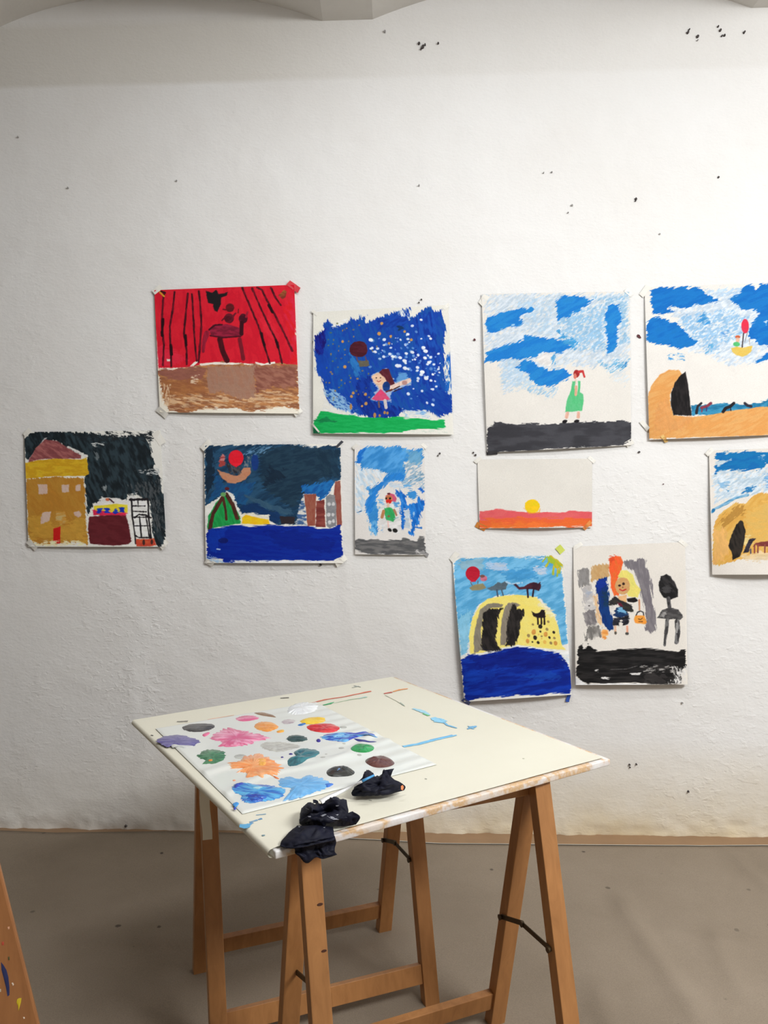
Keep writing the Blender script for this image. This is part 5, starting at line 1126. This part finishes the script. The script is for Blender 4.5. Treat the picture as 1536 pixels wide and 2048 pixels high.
def blob(name, poly, col, col2=None, h=0.003, jag=0.0, ang=0, vs=3.0, label=None, dome=4, org=(260, 1350), s=3.072):
    """dab of thick paint; poly in zoomed px (org, s)."""
    P = np.array([(org[0] + x / s, org[1] + y / s) for x, y in poly]); m = len(P)
    n = max(96, m * 10)
    # closed Catmull-Rom outline
    t = np.linspace(0, m, n, endpoint=False); i = t.astype(int); f = (t - i)[:, None]
    p0, p1, p2, p3 = (P[(i + k) % m] for k in (-1, 0, 1, 2))
    Q = 0.5 * (2 * p1 + (p2 - p0) * f + (2 * p0 - 5 * p1 + 4 * p2 - p3) * f ** 2 + (3 * p1 - p0 - 3 * p2 + p3) * f ** 3)
    c = P.mean(0); rnd = np.random.RandomState(int(P.sum()) % 9999)
    if jag:
        j = np.repeat(rnd.rand(n // 2 + 1), 2)[:n] - 0.5 + 0.5 * (rnd.rand(n) - .5)
        d = (Q - c); a = R(ang); dirw = np.abs(d @ np.array([math.cos(a), math.sin(a)])) / (np.linalg.norm(d, axis=1) + 1e-9)
        Q = c + d * (1 + jag * j * (0.35 + dirw))[:, None]
    fr = np.array([1.0, 0.985, 0.95, 0.88, 0.74, 0.56, 0.36, 0.16])
    V = []; C = []
    for r_ in fr:
        q = c + (Q - c) * r_; g = on_z_v(q[:, 0], q[:, 1], np.full(n, TZ + 0.004))
        a = R(ang); X = q[:, 0]; Y = (q[:, 1]) * 2.2
        nz = fbm((X * math.cos(a) + Y * math.sin(a)) / (vs * 5), (-X * math.sin(a) + Y * math.cos(a)) / vs, 3)
        hh = h * (1 - r_ ** dome) * (0.55 + 0.9 * nz) if r_ < 1 else 0 * nz
        g[:, 2] = TZ + 0.0013 + pal_h(g[:, 0], g[:, 1]) + hh
        V.append(g)
        k = np.clip((nz - 0.42) / 0.2, 0, 1)[:, None]
        cc = lin(col) * (1 - k) + lin(col2 if col2 is not None else col) * k
        C.append(cc * (0.9 + 0.2 * nz[:, None]))
    V = np.concatenate(V); C = np.concatenate(C); k = len(fr)
    cen = V[-n:].mean(0); V = np.vstack([V, cen]); C = np.vstack([C, C[-n:].mean(0)])
    Fc = []
    for a in range(k - 1):
        for b in range(n): Fc.append((a * n + b, a * n + (b + 1) % n, (a + 1) * n + (b + 1) % n, (a + 1) * n + b))
    for b in range(n): Fc.append(((k - 1) * n + b, (k - 1) * n + (b + 1) % n, k * n))
    o = mesh_np(name, V - pc, Fc, M['blob'], palette, True, np.clip(C, 0, .9))
    if label: o['label'] = label
    return o
def E(cx, cy, rx, ry, n=12, rot=0):
    a = R(rot)
    return [(cx + rx * math.cos(t) * math.cos(a) - ry * math.sin(t) * math.sin(a), cy + rx * math.cos(t) * math.sin(a) + ry * math.sin(t) * math.cos(a)) for t in np.linspace(0, 2 * math.pi, n, endpoint=False)]
PD = 'paint_dab'
blob(PD, [(320, 325), (375, 303), (480, 300), (520, 318), (490, 340), (430, 352), (360, 348)], (62, 62, 62), (84, 84, 84), .003, .06, label='dark grey dab of paint')
blob(PD, [(165, 402), (260, 370), (350, 380), (425, 408), (390, 440), (330, 446), (270, 432), (235, 446), (195, 430)], (96, 90, 150), (120, 114, 168), .003, .1, label='violet dab of paint')
blob('paint_streak', [(255, 432), (300, 438), (390, 440), (350, 452), (290, 446), (262, 450)], (214, 216, 214), None, .003, .1)
blob(PD, [(415, 495), (465, 465), (540, 463), (588, 490), (575, 520), (530, 545), (445, 550), (500, 535), (430, 515)], (52, 112, 78), (78, 138, 98), .003, .14, label='leaf green dab of paint')
blob('paint_streak', [(478, 530), (505, 526), (510, 536), (484, 538)], (222, 140, 60), None, .004)
blob(PD, [(490, 385), (545, 355), (600, 330), (690, 345), (760, 360), (845, 382), (830, 402), (770, 412), (720, 432), (660, 442), (540, 443), (565, 425), (525, 405)], (222, 98, 142), (240, 168, 196), .0035, .17, ang=15, label='big pink dab of paint')
blob('paint_streak', [(445, 370), (480, 354), (490, 362), (460, 382)], (226, 110, 150), None, .002)
blob(PD, [(652, 268), (700, 252), (760, 252), (790, 268), (760, 280), (700, 288), (665, 282)], (226, 110, 150), (238, 160, 186), .0025, .08, label='small pink dab of paint')
blob(PD, [(765, 234), (820, 232), (870, 245), (895, 262), (840, 256), (790, 246)], (160, 128, 98), (140, 108, 80), .0015, .05, label='thin brown smear of paint')
blob(PD, [(768, 305), (810, 290), (870, 295), (912, 322), (880, 342), (835, 352), (770, 330)], (242, 154, 64), (246, 170, 90), .003, .08, label='small orange dab of paint')
blob('paint_streak', [(902, 348), (940, 338), (945, 352), (910, 358)], (240, 190, 40), (240, 150, 60), .002)
blob(PD, [(660, 550), (690, 515), (740, 495), (800, 490), (860, 515), (905, 545), (930, 580), (910, 612), (850, 625), (770, 632), (715, 630), (720, 605), (665, 600), (700, 575), (615, 578), (612, 548)], (244, 154, 90), (248, 176, 122), .0045, .2, ang=10, label='big orange dab of paint')
blob('paint_streak', E(810, 550, 34, 26), (236, 180, 90), (232, 168, 72), .0055, .06)
blob('paint_streak', [(880, 625), (900, 630), (918, 642), (895, 638)], (240, 140, 90), None, .002); blob('paint_streak', E(640, 650, 10, 5), (240, 160, 120), None, .001)
blob(PD, [(630, 690), (680, 672), (770, 672), (850, 680), (920, 695), (960, 710), (940, 745), (900, 765), (820, 780), (740, 792), (690, 778), (680, 745), (640, 725)], (38, 112, 200), (90, 178, 226), .0035, .1, ang=25, vs=4, label='deep blue and turquoise dab of paint')
blob('paint_streak', [(700, 750), (780, 740), (850, 755), (820, 775), (750, 785)], (26, 60, 170), (40, 110, 200), .0052, .1); blob('paint_streak', [(640, 690), (670, 676), (700, 676), (660, 705), (645, 712)], (30, 44, 160), (40, 100, 200), .0045, .1)
blob('paint_streak', [(740, 705), (790, 695), (830, 700), (790, 720)], (170, 214, 224), (120, 190, 226), .005, .1)
blob(PD, [(915, 655), (960, 625), (1040, 640), (1090, 618), (1150, 630), (1200, 650), (1225, 685), (1180, 710), (1110, 735), (1020, 765), (945, 775), (970, 740), (985, 700), (930, 690)], (104, 172, 226), (124, 188, 236), .004, .1, ang=-15, label='pale blue dab of paint')
blob('paint_streak', [(1195, 680), (1225, 672), (1250, 676), (1215, 695)], (60, 120, 210), None, .003)
blob(PD, [(965, 225), (990, 195), (1040, 172), (1100, 172), (1150, 190), (1140, 215), (1090, 240), (1030, 246), (985, 238)], (240, 242, 242), (232, 236, 238), .006, .1, label='white dab of paint')
blob(PD, [(1045, 288), (1090, 266), (1150, 262), (1195, 268), (1190, 290), (1130, 303), (1070, 302)], (240, 196, 44), (244, 206, 70), .0035, .05, label='yellow dab of paint')
blob('paint_streak', [(1030, 310), (1060, 298), (1090, 296), (1055, 314)], (60, 120, 190), None, .0015)
blob(PD, [(1085, 325), (1110, 308), (1180, 302), (1250, 305), (1287, 328), (1265, 348), (1200, 357), (1130, 350)], (206, 34, 40), (226, 70, 70), .0045, .03, label='red dab of paint')
blob(PD, [(962, 395), (985, 375), (1040, 372), (1085, 388), (1080, 405), (1020, 414), (975, 408)], (34, 66, 64), (50, 84, 82), .0025, .12, label='small dark green dab of paint')
blob(PD, [(1172, 385), (1220, 362), (1300, 356), (1380, 360), (1450, 350), (1480, 370), (1525, 386), (1460, 378), (1380, 392), (1320, 418), (1260, 408), (1200, 402)], (30, 54, 180), (110, 180, 230), .004, .08, ang=10, label='dark blue dab of paint with a brushed tail')
blob('paint_streak', [(1235, 378), (1300, 368), (1340, 375), (1300, 395), (1245, 395)], (150, 206, 236), (80, 150, 220), .005, .1)
blob('paint_streak', [(1375, 396), (1420, 402), (1512, 420), (1490, 423), (1410, 414)], (36, 40, 130), None, .0015)
blob('paint_streak', E(1158, 407, 14, 9), (44, 30, 140), None, .003); blob('paint_streak', E(935, 511, 9, 5), (50, 40, 130), None, .002); blob('paint_streak', E(988, 489, 12, 5), (50, 40, 130), None, .002)
blob(PD, [(1010, 475), (1055, 455), (1110, 458), (1165, 475), (1140, 505), (1090, 530), (1040, 555), (985, 565), (968, 545), (990, 512), (1030, 520), (1015, 495)], (30, 96, 108), (44, 120, 128), .004, .06, ang=-30, label='teal dab of paint')
blob(PD, E(1428, 461, 72, 27, 14, -3), (24, 140, 70), (52, 166, 96), .006, .03, dome=3, label='glossy green dab of paint')
blob(PD, E(1535, 538, 90, 34, 16, 4), (92, 52, 48), (104, 62, 56), .008, .0, dome=3, label='glossy brown dab of paint')
blob(PD, [(1207, 605), (1230, 575), (1290, 565), (1330, 567), (1375, 592), (1375, 612), (1330, 626), (1240, 628)], (36, 38, 36), (54, 56, 52), .008, .02, dome=3, label='glossy black dab of paint')
blob('paint_streak', [(1265, 605), (1285, 594), (1300, 600), (1275, 610)], (110, 150, 200), None, .0085)
blob('paint_streak', [(930, 290), (970, 275), (1015, 282), (1000, 300), (955, 305)], (190, 172, 178), (204, 196, 196), .0008, .1)
blob('paint_streak', [(800, 432), (850, 415), (960, 418), (1040, 440), (990, 462), (900, 475), (830, 460)], (186, 184, 174), (206, 206, 196), .0006, .12, vs=2)
for x, y, r in ((1300, 452, 18), (1185, 516, 16), (1315, 425, 10), (1410, 500, 14), (1205, 490, 8), (1310, 325, 22), (680, 505, 40)):
    blob('paint_streak', E(x, y, r, r * .36), (178, 178, 170), (196, 198, 190), .0006, .1)
blob('paint_streak', [(632, 795), (655, 785), (670, 795), (650, 815), (636, 808)], (60, 150, 220), None, .002, .1); blob('paint_streak', E(644, 825, 9, 7), (50, 70, 180), None, .002)

# ------------------------------------------------------------------ rags and the white strip
fe = BC[2] - BC[3]; fe[2] = 0; fe /= np.linalg.norm(fe); fn = np.array([fe[1], -fe[0], 0])      # fn points out of the front edge
if np.dot(fn, BC[3] - BC[0]) < 0: fn = -fn
LIFT = 0.0
def rag_pt(x, y, h):
    px, py = 540 + x / 4.8, 1500 + y / 4.8
    if isinstance(h, tuple):                                   # hangs in front of the board edge, h[0] cm out
        return on_plane(px, py, BC[3] + fn * h[0] / 100, fn)
    return on_z(px, py, TZ + 0.004 + h / 100 + LIFT)
def patch(rows, up=8, wr=0.004, seed=0):
    G = np.array([[rag_pt(*p) for p in r] for r in rows])
    def cr(A, n):
        m = A.shape[0]; A = np.concatenate([2 * A[:1] - A[1:2], A, 2 * A[-1:] - A[-2:-1]])
        t = np.linspace(0, m - 1, (m - 1) * n + 1); i = np.minimum(t.astype(int), m - 2); f = (t - i).reshape(-1, *([1] * (A.ndim - 1)))
        p0, p1, p2, p3 = A[i], A[i + 1], A[i + 2], A[i + 3]
        return 0.5 * (2 * p1 + (p2 - p0) * f + (2 * p0 - 5 * p1 + 4 * p2 - p3) * f ** 2 + (3 * p1 - p0 - 3 * p2 + p3) * f ** 3)
    G = cr(G, up); G = np.swapaxes(cr(np.swapaxes(G, 0, 1), up), 0, 1)
    du = np.gradient(G, axis=1); dv = np.gradient(G, axis=0); nn = np.cross(dv, du); nn /= np.linalg.norm(nn, axis=-1, keepdims=True) + 1e-9
    k = np.where(nn[..., 1:2] > 0.0, -1, 1); nn = nn * np.where((nn[..., 2:3] * 1.0 - nn[..., 1:2]) < 0, -1, 1)
    iu, iv = np.meshgrid(np.arange(G.shape[1]), np.arange(G.shape[0]))
    rd = 1 - np.abs(fbm(iu / 7.0 + seed * 5 + .4 * np.sin(iv / 6.0), iv / 11.0 + seed * 3, 3) - 0.5) * 6
    fade = np.minimum(np.minimum(iu, G.shape[1] - 1 - iu) / 4, np.minimum(iv, G.shape[0] - 1 - iv) / 4).clip(0.25, 1)
    G = G + nn * (wr * (rd - 0.45) * fade)[..., None]
    G[..., 2] = np.where((G[..., 1] > 0) & (np.einsum('ijk,k->ij', G - BC[3], fn) < 0.004), np.maximum(G[..., 2], TZ + 0.003 + LIFT), G[..., 2])
    return G
def rag(name, patches, m, label, cat):
    me_v, me_f = [], []
    for G in patches:
        b = len(me_v); nv, nu = G.shape[:2]
        me_v += [tuple(p) for p in G.reshape(-1, 3)]
        for a in range(nv - 1):
            for c in range(nu - 1): me_f.append((b + a * nu + c, b + a * nu + c + 1, b + (a + 1) * nu + c + 1, b + (a + 1) * nu + c))
    V = np.array(me_v); c = V.mean(0); c[2] = TZ
    o = mesh_np(name, V - c, me_f, m, None, True)
    o.location = tuple(c)
    md = o.modifiers.new('thickness', 'SOLIDIFY'); md.thickness = 0.0014; md.offset = 0
    tag(o, label, cat, 'black rags on the board')
    return o
M['rag'] = plain('blue-black cotton', (0.0075, 0.0085, 0.022), 0.62, (0.0035, 0.004, 0.010), 18, 0.5, 70)
M['rag'].node_tree.nodes['Principled BSDF'].inputs['Sheen Weight'].default_value = 0.0
M['rag'].node_tree.nodes['Principled BSDF'].inputs['Specular IOR Level'].default_value = 0.22
H = lambda c: (c,)
ragA = rag('rag', [
    patch([[(330, 620, 0), (420, 570, 0), (505, 570, 0), (620, 520, 0), (720, 540, 0)],
           [(308, 560, 1.6), (395, 512, 3), (505, 522, 3.6), (612, 452, 4.8), (735, 478, 3.2)],
           [(290, 625, 2.0), (400, 562, 4.6), (510, 560, 3.4), (640, 500, 5.2), (748, 565, 3.0)],
           [(284, 690, 1.5), (400, 620, 3.4), (520, 612, 2.6), (650, 580, 3.6), (750, 618, 2.5)],
           [(300, 722, 1.0), (410, 688, 2.7), (520, 678, 3.1), (660, 660, 2.7), (770, 655, 2.0)],
           [(330, 738, .3), (420, 736, .3), (540, 736, .4), (650, 736, .4), (760, 725, .3)]], wr=.006, seed=1),
    patch([[(690, 655, 2.4), (742, 610, 3.0), (792, 588, 3.3)], [(690, 695, 1.4), (770, 662, 1.9), (864, 640, 2.1)], [(690, 733, .3), (760, 726, .3), (825, 713, .4)]], wr=.003, seed=2),
    patch([[(262, 726, 1.2), (380, 724, 2.0), (500, 728, 1.9), (606, 738, 1.2)], [(180, 800, .7), (330, 805, 1.9), (480, 800, 1.6), (612, 800, .9)],
           [(110, 880, .4), (290, 880, 1.2), (460, 860, 1.3), (620, 840, .9)], [(95, 916, .3), (190, 945, .4), (300, 932, 1.0), (625, 855, .9)]], wr=.005, seed=3),
    patch([[(225, 915, 1.0), (335, 890, 1.5), (430, 868, 1.6), (510, 850, 1.5), (622, 828, 1.1)], [(240, 962, H(1.2)), (345, 950, H(1.7)), (440, 935, H(1.3)), (520, 918, H(1.6)), (636, 890, H(1.3))],
           [(240, 988, H(1.4)), (350, 1018, H(2.1)), (445, 980, H(1.5)), (520, 988, H(2.0)), (618, 965, H(1.6))], [(268, 1004, H(1.4)), (350, 1084, H(1.8)), (438, 1030, H(1.6)), (508, 1044, H(1.9)), (642, 1003, H(1.4))]], wr=.005, seed=4),
    patch([[(412, 478, 3.6), (440, 480, 3.6), (462, 492, 3.6)], [(414, 505, 3.5), (440, 510, 3.4), (466, 525, 3.4)]], wr=.001, seed=5)],
    M['rag'], 'crumpled black rag hanging over the front edge of the board', 'rag')
FLECKS = ([(338, 552), (360, 562), (380, 575), (352, 566)], [(630, 532), (664, 528), (655, 540), (635, 542)], [(362, 636), (395, 632), (390, 646), (370, 644)], [(485, 628), (530, 612), (545, 618), (505, 640)], [(545, 632), (600, 640), (665, 668), (610, 668), (570, 650)], [(630, 622), (658, 616), (650, 628)], [(266, 736), (290, 732), (285, 742)], [(510, 742), (530, 740), (526, 750)])
bpy.context.view_layer.update()
for pts in FLECKS:
    V = []
    for x, y in pts:
        d = ray(540 + x / 4.8, 1500 + y / 4.8); d = d / np.linalg.norm(d)
        hit, loc_, *_r = ragA.ray_cast(Vector(tuple(CAMP - np.array(ragA.location))), Vector(tuple(d)))
        if hit: V.append(np.array(loc_) - d * 0.0016)
    if len(V) >= 3:
        c = sum(V) / len(V)
        mesh_np('paint_fleck', [*V, c], [(i, (i + 1) % len(V), len(V)) for i in range(len(V))], paintmat((150, 152, 160)), ragA, True)
LIFT = 0.006
ragB = rag('rag', [
    patch([[(840, 350, 0), (930, 270, 0), (1010, 270, 0), (1090, 240, 0), (1160, 250, 0)], [(826, 322, 1.2), (930, 202, 4.2), (1005, 246, 3.0), (1090, 192, 4.2), (1140, 225, 3.4)],
           [(800, 372, 1.6), (905, 292, 3.6), (1010, 292, 2.9), (1118, 245, 3.6), (1165, 272, 2.6)], [(786, 402, 1.0), (900, 362, 2.3), (1020, 352, 2.0), (1130, 322, 2.9), (1255, 318, 2.0)],
           [(780, 425, .5), (900, 410, 1.4), (1020, 395, 1.6), (1120, 385, 1.5), (1300, 350, 1.0)], [(792, 440, .2), (900, 443, .2), (1030, 433, .2), (1120, 432, .2), (1285, 385, .3)]], wr=.006, seed=6),
    patch([[(1085, 195, 4.2), (1140, 186, 4.4), (1192, 178, 4.4)], [(1110, 228, 3.6), (1145, 218, 3.8), (1172, 213, 3.8)], [(1130, 262, 2.8), (1145, 255, 2.8), (1155, 262, 2.6)]], wr=.002, seed=7)],
    M['rag'], 'small black rag lying beside the glossy brown paint on the board', 'rag')
d = [rag_pt(x, y, h) - np.array(ragB.location) for x, y, h in ((1256, 345, 2.4), (1275, 335, 2.3), (1284, 355, 2.0), (1276, 385, 1.6), (1258, 380, 1.8))]
dc = sum(d) / len(d) + np.array([0.0, -0.006, 0.004])
mesh_np('paint_spot', [*(np.array(q) + np.array([0, -.003, .001]) for q in d), dc], [(0, 1, 5), (1, 2, 5), (2, 3, 5), (3, 4, 5), (4, 0, 5)], paintmat((214, 120, 66)), ragB, True)
LIFT = 0.002
# white strip lying between the rags, its far end dipped in blue
U0 = [(470, 484, 4.4), (560, 440, 3.2), (700, 380, 1.9), (830, 322, 3.4), (880, 296, 4.7)]
L0 = [(500, 520, 4.4), (590, 470, 3.0), (720, 402, 1.5), (840, 336, 3.3), (890, 312, 4.6)]
U1 = [(880, 296, 4.7), (940, 268, 5.1), (998, 244, 5.2)]; L1 = [(890, 312, 4.6), (945, 282, 5.0), (1000, 253, 5.1)]
def strip_mesh(Us, Ls):
    V = []
    for a, b in zip(Us, Ls):
        A = rag_pt(*a); B = rag_pt(*b); V += [A, (A + B) / 2 + np.array([0, 0, .0015]), B]
    return np.array(V)
VA = strip_mesh(U0, L0); cs = VA.mean(0); cs[2] = TZ
strip = thing('paint_spatula', 'white tapering strip with a blue tip resting between the two black rags', 'spatula', tuple(cs))
M['white'] = plain('white plastic', (0.84, 0.84, 0.83), 0.35, (0.80, 0.80, 0.79), 20, 0.05, 60)
for nm, V, mm in (('handle', VA, M['white']), ('blade', strip_mesh(U1, L1), paintmat((70, 150, 205)))):
    k = len(V) // 3
    o = grid_mesh(nm, V.reshape(k, 3, 3) - cs, mm, strip)
    md = o.modifiers.new('thickness', 'SOLIDIFY'); md.thickness = 0.002
    if nm == 'blade': o['label'] = 'blue-painted tip'

# ------------------------------------------------------------------ paint-spattered easel at the left edge
ED = 1.15
def ex(px, py): return on_plane(px, py, np.array([0, ED, 0]), np.array([0, 1.0, 0]))
ew = np.array([0.90, 0.436, 0.0]); en = np.array([0.436, -0.90, 0.0])        # across the plank, and out of its face
e0 = ex(0, 1735); e1 = ex(78, 2048); ed = (e1 - e0) / np.linalg.norm(e1 - e0)
ew = ew - ed * np.dot(ew, ed); ew /= np.linalg.norm(ew); en = np.cross(ed, ew); en = en if en[1] < 0 else -en
EW, ET = 0.085, 0.022
foot = e0 + ed * (-(e0[2]) / ed[2]) - ew * EW / 2 - en * ET / 2; head = e0 + ed * ((1.6 - e0[2]) / ed[2]) - ew * EW / 2 - en * ET / 2
easel = thing('easel', 'orange-brown wooden easel leg spattered with blue and yellow paint', 'easel', (head[0], head[1], 0))
eo = np.array([head[0], head[1], 0])
for a, b, wx in ((foot, head, ew), (foot + np.array([-1.05, -.35, 0]), head, ew), (foot + np.array([-.75, .35, 0]), head + np.array([0, .03, -.02]), ew)):
    bm = bmesh.new()
    d = (b - a) / np.linalg.norm(b - a)
    bar(bm, a - eo, b - eo + d * 0.05, wx, EW, ET, 0.003)
    for v in bm.verts:
        if v.co.z < 0.03: v.co.z = max(v.co.z, 0.001)
    from_bm('leg', bm, M['wood2'], easel)
bm = bmesh.new(); bar(bm, head - eo + np.array([-.1, .0, -.02]), head - eo + np.array([.1, .0, -.02]), (0, 0, 1), 0.09, 0.05, .004); from_bm('head_block', bm, M['wood2'], easel)
def espot(pts, col):
    P = [on_plane(x, y, e0 + en * 0.0006, en) - eo for x, y in pts]
    c = sum(P) / len(P) + en * .0008; n = len(P)
    mesh_np('paint_spot', [*P, c], [(i, (i + 1) % n, n) for i in range(n)], paintmat(col), easel, True)
espot([(2, 1924), (7, 1930), (13, 1940), (17, 1955), (19, 1975), (19, 1990), (15, 1993), (12, 1975), (7, 1955), (3, 1940)], (34, 42, 84))
espot([(34, 1999), (38, 1996), (43, 1996), (42, 2004), (39, 2015), (37, 2022), (36, 2012), (33, 2005)], (196, 170, 36))
espot([(23, 1966), (26, 1965), (28, 1969), (26, 1972)], (214, 196, 176)); espot([(46, 2034), (49, 2034), (50, 2037), (47, 2038)], (214, 196, 176)); espot([(15, 1854), (19, 1853), (19, 1858), (16, 1859)], (200, 150, 120))
espot([(3, 1884), (8, 1883), (8, 1890), (4, 1891)], (170, 70, 50)); espot([(16, 1914), (19, 1913), (19, 1920), (17, 1921)], (70, 76, 40)); espot([(0, 1978), (2, 1978), (2, 1984), (0, 1984)], (190, 180, 160))

# knots in the front leg of the nearer trestle
bpy.context.view_layer.update()
dg = bpy.context.evaluated_depsgraph_get()
for px, py, r in ((640, 1809, 0.0055), (648, 1902, 0.005)):
    d = ray(px, py); d = d / np.linalg.norm(d)
    ok, hit, nrm, idx, ob, mx = S.ray_cast(dg, Vector(tuple(CAMP)), Vector(tuple(d)))
    if ok and ob.parent and ob.parent.name == front_trestle.name:
        bm = bmesh.new()
        mt = nrm.to_track_quat('Z', 'Y').to_matrix().to_4x4(); mt.translation = hit + nrm * 0.0004 - front_trestle.location
        bmesh.ops.create_cone(bm, cap_ends=True, segments=12, radius1=r, radius2=r * .7, depth=0.0012, matrix=mt @ Matrix.Diagonal((1.3, .6, 1, 1)))
        from_bm('knot', bm, paintmat((70, 36, 20)), front_trestle)
